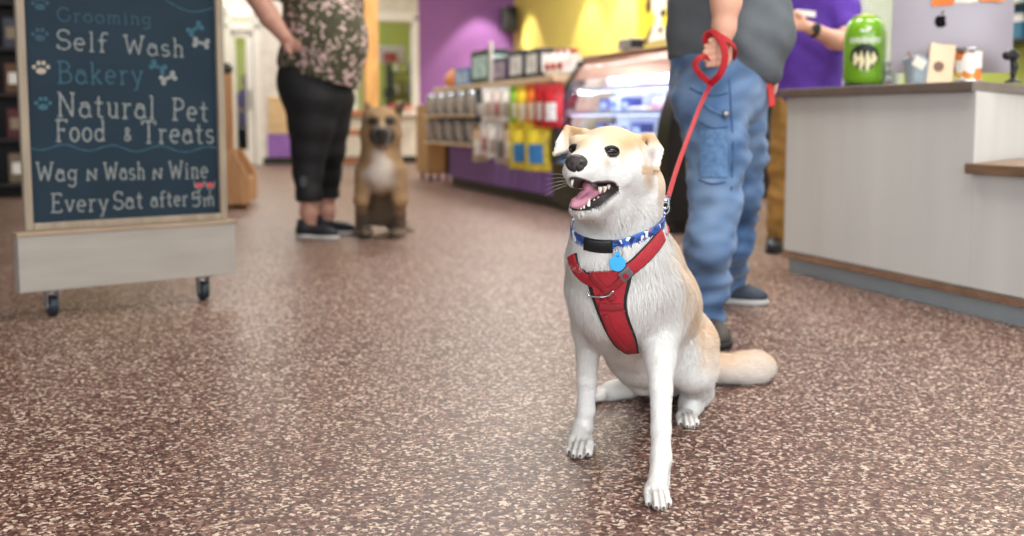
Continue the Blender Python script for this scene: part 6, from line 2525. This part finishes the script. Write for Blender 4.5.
# white stitched mark on the chest and a name badge
for nm_, x0, x1, y0, y1, m in (('chest_mark', 796, 815, 9, 15, MATS['white_ink']), ('name_badge', 772, 779, 5, 12, white_trim)):
    rows = [[on_mesh(PBV, xx, yy + (xx - x0) * .12, .006, 5.7)[0] for xx in np.linspace(x0, x1, 7)] for yy in np.linspace(y0, y1, 4)]
    MB().use(m).sheet(np.array(rows) - SM, .004).build(nm_, ST, smooth=60)
kh = Vol(.010)
limb(kh, [J(806, 88, 5.88, 28), J(806, 106, 5.88, 29)], .04)
limb(kh, [J(793, 108, 5.86, 21), J(783, 170, 5.87, 14), J(778, 238, gA[1], 11)], .03)
limb(kh, [J(820, 108, 5.9, 21), J(823, 170, 5.94, 14), J(823, 234, 6.0, 11)], .03)
kh.cut(P(806, 78, 5.88), (0, 0, 1), .004).cut(P(778, 241, gA[1]), (0, 0, -1), .004)
kv, kf = kh.mesh(2)
kv = cloth_fold(kv, kf, .006, 15, 51, 2.0)
raw_mesh('khaki_trousers', kv, kf, ST, [mat('khaki_twill', 'a07a44', .85, var=.2, scale=14, bump=.3, bscale=300, spec=.15)])
for g in (gA, np.array((P(823, 236, 6.0)[0], 6.0, 0))):
    shoe(ST, (g[0] + .02, g[1] + .09, 0), (g[0] - .05, g[1] - .18, 0), mat('shoe_black', '18171a', .4), solek)
# watch
wp = P(814, 30, 5.41)
wd = P(816, 31, 5.42) - P(808, 27, 5.40)
wt = MB().use(mat('watch_black', '1c2422', .3))
ring = []
w1 = np.cross(wd / np.linalg.norm(wd), (0, 0, 1.0))
w1 /= np.linalg.norm(w1)
w2 = np.cross(w1, wd / np.linalg.norm(wd))
v_, f_ = tube_arrays([wp + .036 * (w1 * math.cos(u) + w2 * math.sin(u)) for u in np.linspace(0, 2 * PI, 30)], 1, 8, flat=(.003, .011), up=wd / np.linalg.norm(wd))
wo = thing('wrist_watch', "dark watch on the purple-shirted staff member's wrist", 'watch', wp)
raw_mesh('strap', v_, f_, wo, [MATS['watch_black']])
MB().use(MATS['watch_black']).cyl((0, -.04, .008), .02, .012, 'Y', 24, bev=.003).build('case', wo)

# ---- the woman at the back, hand on hip
WO = np.array((P(318, 150, 6.55)[0], 6.55, 0))
WM = thing('person', 'woman in floral olive top and black cropped leggings, hand on hip, back of the shop', 'person', WO)
hd3 = P(318, -62, 6.5)
body = Vol(.008)
limb(body, [J(320, 85, 6.55, 28), J(322, 40, 6.55, 27), J(318, -5, 6.53, 27), J(318, -32, 6.52, 12), J(318, -45, 6.5, 10)], .05)
gL, gR = G(312, 238), G(330, 233)
limb(body, [J(310, 110, 6.5, 16), J(309, 165, 6.5, 10), J(309, 196, gL[1], 8.2), J(309, 212, gL[1], 8.2), J(309, 230, gL[1], 6.5)], .03)
limb(body, [J(330, 110, 6.62, 15), J(329, 165, 6.68, 9), J(327, 196, gR[1], 8), J(327, 210, gR[1], 7.8), J(327, 226, gR[1], 6.5)], .03)
limb(body, [J(292, -14, 6.5, 12), J(268, -12, 6.42, 11), J(256, -6, 6.38, 10.5)], .02)
limb(body, [J(254, -8, 6.36, 11.5), J(270, 18, 6.32, 10), J(284, 36, 6.33, 7.2)], .02)
limb(body, [J(346, -14, 6.6, 12), J(350, 20, 6.85, 10), J(338, 52, 6.95, 8), J(330, 60, 6.92, 6.5)], .02)
hm = 6.33 / FPX
body.ell(P(288, 42, 6.34), (7.5 * hm, .025, 7 * hm), .015)
fingers(body, P(291, 44, 6.325), np.array((.85, -.1, -.45)), np.array((.5, .5, -.6)), .0088, (.066, .074, .068, .055), .4, (P(287, 49, 6.34) - P(294, 38, 6.34)) / 3.3)
body.cap(P(286, 46, 6.32), P(290, 54, 6.31), .011, .0085, .006)
body.ell(P(326, 62, 6.9), (.03, .03, .038), .015)
fingers(body, P(323, 64, 6.9), np.array((-.3, -.5, -.8)), np.array((-.5, .3, -.7)), .0088, (.064, .07, .066, .054), .5, np.array((.016, .01, 0)))
fw_, sd_ = head(body, hd3, .95, (.75, -.66, 0))
bv, bf = body.mesh(1)
raw_mesh('body', bv, bf, WM, [mat('skin_tan', 'b98a78', .5, var=.06, scale=20)])
face_parts(WM, hd3, .95, fw_, sd_, '4a3428', .2)
tp_ = Vol(.010)
limb(tp_, [J(323, 72, 6.55, 38), J(322, 35, 6.55, 37), J(318, -5, 6.53, 33), J(318, -26, 6.52, 20)], .06)
tp_.ell(P(333, 40, 6.5), (34 * 6.5 / FPX, .2, 42 * 6.5 / FPX), .06).ell(P(298, 62, 6.55), (22 * 6.5 / FPX, .17, 22 * 6.5 / FPX), .06)
limb(tp_, [J(292, -16, 6.5, 17), J(276, -14, 6.45, 15)], .03)
limb(tp_, [J(346, -16, 6.6, 17), J(350, 8, 6.76, 14)], .03)
h0, h1 = P(272, 66, 6.5), P(364, 92, 6.5)
dd = h1 - h0
tp_.cut((h0 + h1) / 2, np.array((dd[2], 0, -dd[0])), .006)
tv_, tf_ = tp_.mesh(2)
tv_ = cloth_fold(tv_, tf_, .006, 11, 61, 1.6)
# floral print: pink five-petalled blossoms scattered on olive
fm, nt, bs = new_mat('floral_olive')
tc = nt.nodes.new('ShaderNodeTexCoord')
vo = nt.nodes.new('ShaderNodeTexVoronoi')
vo.inputs['Scale'].default_value = 15
vo.inputs['Randomness'].default_value = .75
no = nt.nodes.new('ShaderNodeTexNoise')
no.inputs['Scale'].default_value = 26
no.inputs['Detail'].default_value = 2
mxv = nt.nodes.new('ShaderNodeMix')
mxv.data_type = 'RGBA'
mxv.blend_type = 'LINEAR_LIGHT'
mxv.inputs['Factor'].default_value = .085
nt.links.new(tc.outputs['Object'], mxv.inputs['A'])
nt.links.new(tc.outputs['Object'], no.inputs['Vector'])
nt.links.new(no.outputs['Color'], mxv.inputs['B'])
nt.links.new(mxv.outputs['Result'], vo.inputs['Vector'])
rp = nt.nodes.new('ShaderNodeValToRGB')
rp.color_ramp.interpolation = 'CONSTANT'
for k, (ps, c) in enumerate(((0, '8a4a5a'), (.09, 'c9a2a4'), (.30, 'dcc6c2'), (.36, '5d5a3c'), (.42, '47452f'), (.6, '3d3c2b'))):
    q = rp.color_ramp.elements[k] if k < 2 else rp.color_ramp.elements.new(ps)
    q.position = ps
    q.color = lin(c)
nt.links.new(vo.outputs['Distance'], rp.inputs['Fac'])
nt.links.new(rp.outputs['Color'], bs.inputs['Base Color'])
bs.inputs['Roughness'].default_value = .85
raw_mesh('floral_top', tv_, tf_, WM, [fm])
lg_ = Vol(.010)
limb(lg_, [J(314, 74, 6.55, 34), J(316, 92, 6.55, 33)], .04)
lg_.ell(P(300, 84, 6.55), (22 * 6.5 / FPX, .19, 24 * 6.5 / FPX), .05)
limb(lg_, [J(312, 100, 6.5, 28), J(311, 125, 6.5, 22), J(309, 150, 6.5, 17), J(308, 172, 6.5, 14.5), J(309, 196, gL[1], 12), J(309, 206, gL[1], 11.5)], .04)
limb(lg_, [J(330, 100, 6.62, 25), J(330, 125, 6.64, 18.5), J(330, 150, 6.66, 14.5), J(328, 174, 6.72, 12.5), J(327, 196, gR[1], 11), J(327, 206, gR[1], 10.5)], .04)
lg_.cut(P(316, 56, 6.5), (0, 0, 1), .004).cut(P(312, 201.5, gL[1]), (0, 0, -1), .004)
lv, lf = lg_.mesh(2)
raw_mesh('cropped_leggings', lv, lf, WM, [mat('black_leggings', '101012', .7, var=.2, scale=14, bump=.15, bscale=300)])
LBV = BVHTree.FromPolygons([tuple(p) for p in lv], [tuple(q) for q in lf])
rows = [[on_mesh(LBV, 303.5 + xx * (1 - abs(yy - 181) / 9.0), yy, .004, 6.4)[0] for xx in np.linspace(-4, 4, 5)] for yy in np.linspace(176, 187, 6)]
MB().use(mat('grey_print', '4c4c50', .6)).sheet(np.array(rows) - WO, .003).build('leg_emblem', WM)
shb = mat('sneaker_black', '1d1d24', .6, var=.2, scale=60)
for g in (gL, gR):
    shoe(WM, (g[0] - .09, g[1] + .01, 0), (g[0] + .16, g[1] - .09, 0), shb, mat('sole_white', 'cfcbc6', .6), name='sneaker')

# ---- the person far behind the glass door
FO = on_plane(246, 160, W0 + EY * 1.6, EY)
FO = np.array((FO[0], FO[1], 0))
FP = thing('person', 'distant person in purple shirt and dark trousers behind the glass door', 'person', FO)
yq = FO[1]
hd4 = P(247, 82, yq)
body = Vol(.016)
limb(body, [J(246, 118, yq, 6), J(246, 100, yq, 7), J(247, 90, yq, 3)], .04)
limb(body, [J(243, 120, yq, 5), J(243, 150, yq, 3)], .02)
limb(body, [J(250, 120, yq, 5), J(250, 150, yq, 3)], .02)
limb(body, [J(238, 98, yq, 3.2), J(236, 110, yq - .1, 2.6), J(243, 110, yq - .3, 2)], .02)
limb(body, [J(255, 98, yq, 3.2), J(257, 110, yq - .1, 2.6), J(251, 110, yq - .3, 2)], .02)
fw_, sd_ = head(body, hd4, 1.0, (.1, -1, 0))
bv, bf = body.mesh(1)
raw_mesh('body', bv, bf, FP, [mat('skin_tan', 'b98a78', .5)])
face_parts(FP, hd4, 1.0, fw_, sd_, '6b4a3a')
pv_ = Vol(.016)
limb(pv_, [J(246, 122, yq, 8.5), J(246, 100, yq, 9.5), J(246, 94, yq, 6)], .05)
limb(pv_, [J(239, 97, yq, 4.6), J(236.5, 106, yq - .06, 4)], .03)
limb(pv_, [J(254, 97, yq, 4.6), J(256.5, 106, yq - .06, 4)], .03)
a1, a2 = pv_.mesh(2)
raw_mesh('purple_shirt', a1, a2, FP, [polo])
tr = Vol(.016)
limb(tr, [J(243, 122, yq, 7), J(243, 150, yq, 5), J(243, 166, yq, 4.5)], .03)
limb(tr, [J(250, 122, yq, 7), J(250, 150, yq, 5), J(250, 166, yq, 4.5)], .03)
tr.cut((0, 0, .05), (0, 0, -1), .004)
a1, a2 = tr.mesh(2)
raw_mesh('dark_trousers', a1, a2, FP, [MATS['black_leggings']])
for sx in (-.06, .06):
    shoe(FP, (FO[0] + sx, yq + .08, 0), (FO[0] + sx, yq - .18, 0), MATS['shoe_black'], solek)

# ---- the second dog, tan with a dark muzzle
y2 = 6.35
D2O = np.array((P(380, 200, y2)[0], y2 + .1, 0))
D2 = thing('dog', 'tan shepherd mix with black muzzle and white chest sitting at the back', 'dog', D2O)
v = Vol(.0062)
gl2, gr2 = G(366, 234), G(401, 235)
limb(v, [J(381, 172, y2 + .1, 20), J(381, 205, y2 + .34, 21)], .05)
v.ell(P(381, 168, y2), (17 * y2 / FPX, .10, 26 * y2 / FPX), .06)
limb(v, [J(381, 146, y2 + .03, 19), J(381, 168, y2 + .03, 21)], .05)
limb(v, [J(366, 172, y2, 11), J(361.5, 200, y2 - .04, 6.6), J(361, 228, gl2[1] - .02, 5.6)], .025)
limb(v, [J(396, 172, y2, 11), J(400, 200, y2 - .04, 6.6), J(400.5, 228, gr2[1] - .02, 5.6)], .025)
for (px, g) in ((361, gl2), (401, gr2)):
    c = np.array((P(px, 233, g[1])[0], g[1] - .05, .022))
    v.ell(c, (.036, .05, .024), .02)
    for k in (-1, -.33, .33, 1):
        v.cap(c + np.array((k * .022, -.02, -.002)), c + np.array((k * .026, -.052 + abs(k) * .012, -.006)), .012, .012, .004)
for s_ in (-1, 1):
    q = P(381 + s_ * 15, 208, y2 + .34)
    v.ell(q, (.06, .13, .10), .05)
    c = np.array((P(381 + s_ * 15, 228, y2 + .2)[0], y2 + .22, .028))
    v.ell(c, (.035, .1, .028), .02)
limb(v, [J(392, 222, y2 + .5, 8), J(405, 228, y2 + .55, 7), J(410, 231, y2 + .45, 5)], .03)
hc = P(381, 123, y2 - .02)
v.ell(hc, (.105, .1, .090), .04)
v.ell(P(381, 134, y2 - .01), (.122, .08, .062), .05)
limb(v, [J(382, 131, y2 - .08, 10), J(382, 134, y2 - .22, 7.5)], .03)
limb(v, [J(382, 141, y2 - .09, 7), J(382, 142, y2 - .19, 5)], .02)
v.tri(P(363, 121, y2), P(375, 112, y2), P(367, 103, y2 - .02), .009, .02)
v.tri(P(388, 112, y2), P(400, 120, y2), P(403, 103, y2 - .02), .009, .02)
qv, qf = v.mesh(1)
u, w_ = proj(qv)
nn = vnormals(qv, qf)
fawn, whitec, dark = np.array((.36, .22, .11)), np.array((.62, .55, .48)), np.array((.02, .016, .015))
c = np.tile(fawn, (len(qv), 1)) * (1 + .12 * wob(qv, 30, 9))[:, None]
c = mixc(c, whitec * 1.2, np.exp(-(((u - 380 + 2 * np.sin(w_ * .3)) / (9 + 7 * ss(155, 175, w_))) ** 2 + ((w_ - 168) / 21) ** 2) ** 2) * (nn[:, 1] < .1))
c = mixc(c, np.array((.5, .38, .26)), ss(200, 228, w_) * .6)
mz = ss(1.15, .85, np.sqrt(((u - 382) / 13) ** 2 + ((w_ - 135) / 10.5) ** 2)) * (qv[:, 1] < y2 + .02)
c = mixc(c, dark, mz * .95)
for s_ in (-1, 1):
    c = mixc(c, dark, np.clip(1.8 * np.exp(-(((u - 381.5 - s_ * 8) / 6) ** 2 + ((w_ - 121) / 4.2) ** 2)), 0, 1) * .97 * (qv[:, 1] < y2 + .02))
c = mixc(c, np.array((.42, .28, .15)), np.exp(-(((u - 382) / 2.8) ** 2 + ((w_ - 122) / 7) ** 2)) * (qv[:, 1] < y2) * .8)
c = mixc(c, dark, ss(117, 110, w_) * (u > 395) * .9)
c = mixc(c, np.array((.25, .15, .08)), ss(114, 107, w_) * .5)
c = mixc(c, np.array((.16, .12, .09)), ((w_ > 185) & (qv[:, 1] > y2 + .05)) * .7)
raw_mesh('body', qv, qf, D2, [attr_mat('dog_coat', .75, .2)], cols=np.clip(c, 0, 1))
L2 = np.full(len(qv), .024) * (1 - .6 * ss(146, 138, w_)) * (1 - .5 * ss(198, 210, w_))
fur('fur', qv, qf, np.clip(c, 0, 1), D2, 26000, L2, lambda p: np.tile(np.array((0, .15, -1.0)), (len(p), 1)), 8, .0024, .8, 1 - .9 * mz)
MB().use(MATS['nose_leather']).sph(P(382, 131, y2 - .255) - D2O, (.026, .018, .018), 18).build('nose', D2, smooth=180)
for s_ in (-1, 1):
    MB().use(mat('dull_dark_eye', '120d0b', .5)).sph(P(382 + s_ * 7.5, 121.5, y2 - .112) - D2O, .0125, 16).build('eye', D2, smooth=180)
# ------------------------------------------------------------------ light
w = bpy.data.worlds.new('world')
SC.world = w
w.use_nodes = True
bg = w.node_tree.nodes['Background']
bg.inputs['Color'].default_value = (.86, .92, 1.0, 1)
bg.inputs['Strength'].default_value = 0.55


def area(name, loc, sx, sy, power, col=(1, .97, .92), aim=None, shape='RECTANGLE'):
    d = bpy.data.lights.new(name, 'AREA')
    d.shape = shape
    d.size, d.size_y = sx, sy
    d.energy = power
    d.color = col
    o = bpy.data.objects.new(name, d)
    COL.objects.link(o)
    o.location = loc
    if aim is not None:
        dv_ = Vector(aim) - Vector(loc)
        o.rotation_euler = dv_.to_track_quat('-Z', 'Y').to_euler()
    return o


def spot(name, loc, aim, power, ang, blend=.5, col=(1, .9, .75), r=.05):
    d = bpy.data.lights.new(name, 'SPOT')
    d.energy = power
    d.spot_size = math.radians(ang)
    d.spot_blend = blend
    d.color = col
    d.shadow_soft_size = r
    o = bpy.data.objects.new(name, d)
    COL.objects.link(o)
    o.location = loc
    dv_ = Vector(aim) - Vector(loc)
    o.rotation_euler = dv_.to_track_quat('-Z', 'Y').to_euler()
    return o


# unseen ceiling lamps added along the aisle; no fittings modelled
for i, (lx, ly) in enumerate(((1.3, 1.6), (2.3, 4.2), (.4, 5.2), (-.6, 9.0), (1.6, 8.0), (-2.2, 12.5), (.2, 12.5), (-4.0, 16.0), (3.2, 6.6))):
    area('added_ceiling_lamp', (lx, ly, CEIL - .03), 1.2, .6, 75)
area('counter_end_fill', (4.6, -.6, 1.9), 2.2, 2.4, 70, (.88, .94, 1.0), aim=(1.9, 4.2, .7))  # added unseen cool fill aimed at the counter's angled end panel
# added cool fill, unseen behind the camera
area('added_front_fill', (1.2, -2.7, 1.7), 8.5, 2.8, 330, (.93, .97, 1.0), aim=(1.6, 6, .5))
area('added_ceiling_lamp', (*(W0 + EY * 2.4 - EX * 1.5)[:2], CEIL - .03), 3, 2, 150)  # added unseen lamp lighting the room beyond the glazing
_c = CORNER - EY * 4.5 - EX * 1.4
area('added_ceiling_lamp', (_c[0], _c[1], CEIL - .03), 1.2, .6, 90)  # extra lamp added to brighten the yellow wall
# wall washers, out of view, assumed from the light scallops on the walls
for c, off in ((wall(480, 100) - EY * .5, EY), ):
    spot('assumed_wall_washer', (c[0], c[1], 2.95), (c[0] + EY[0] * .1, c[1] + EY[1] * .1, 0), 160, 75, .35)
for px in (530, 590, 625):
    c = np.array(on_plane(px, 60, CORNER, EX)) - EX * .5
    spot('assumed_wall_washer', (c[0], c[1], 2.95), (c[0] + EX[0] * .1, c[1] + EX[1] * .1, 0), 150, 75, .35)
SC.view_settings.exposure = 0.0
SC.cycles.use_denoising = True
SC.cycles.max_bounces = 8
SC.cycles.transparent_max_bounces = 16
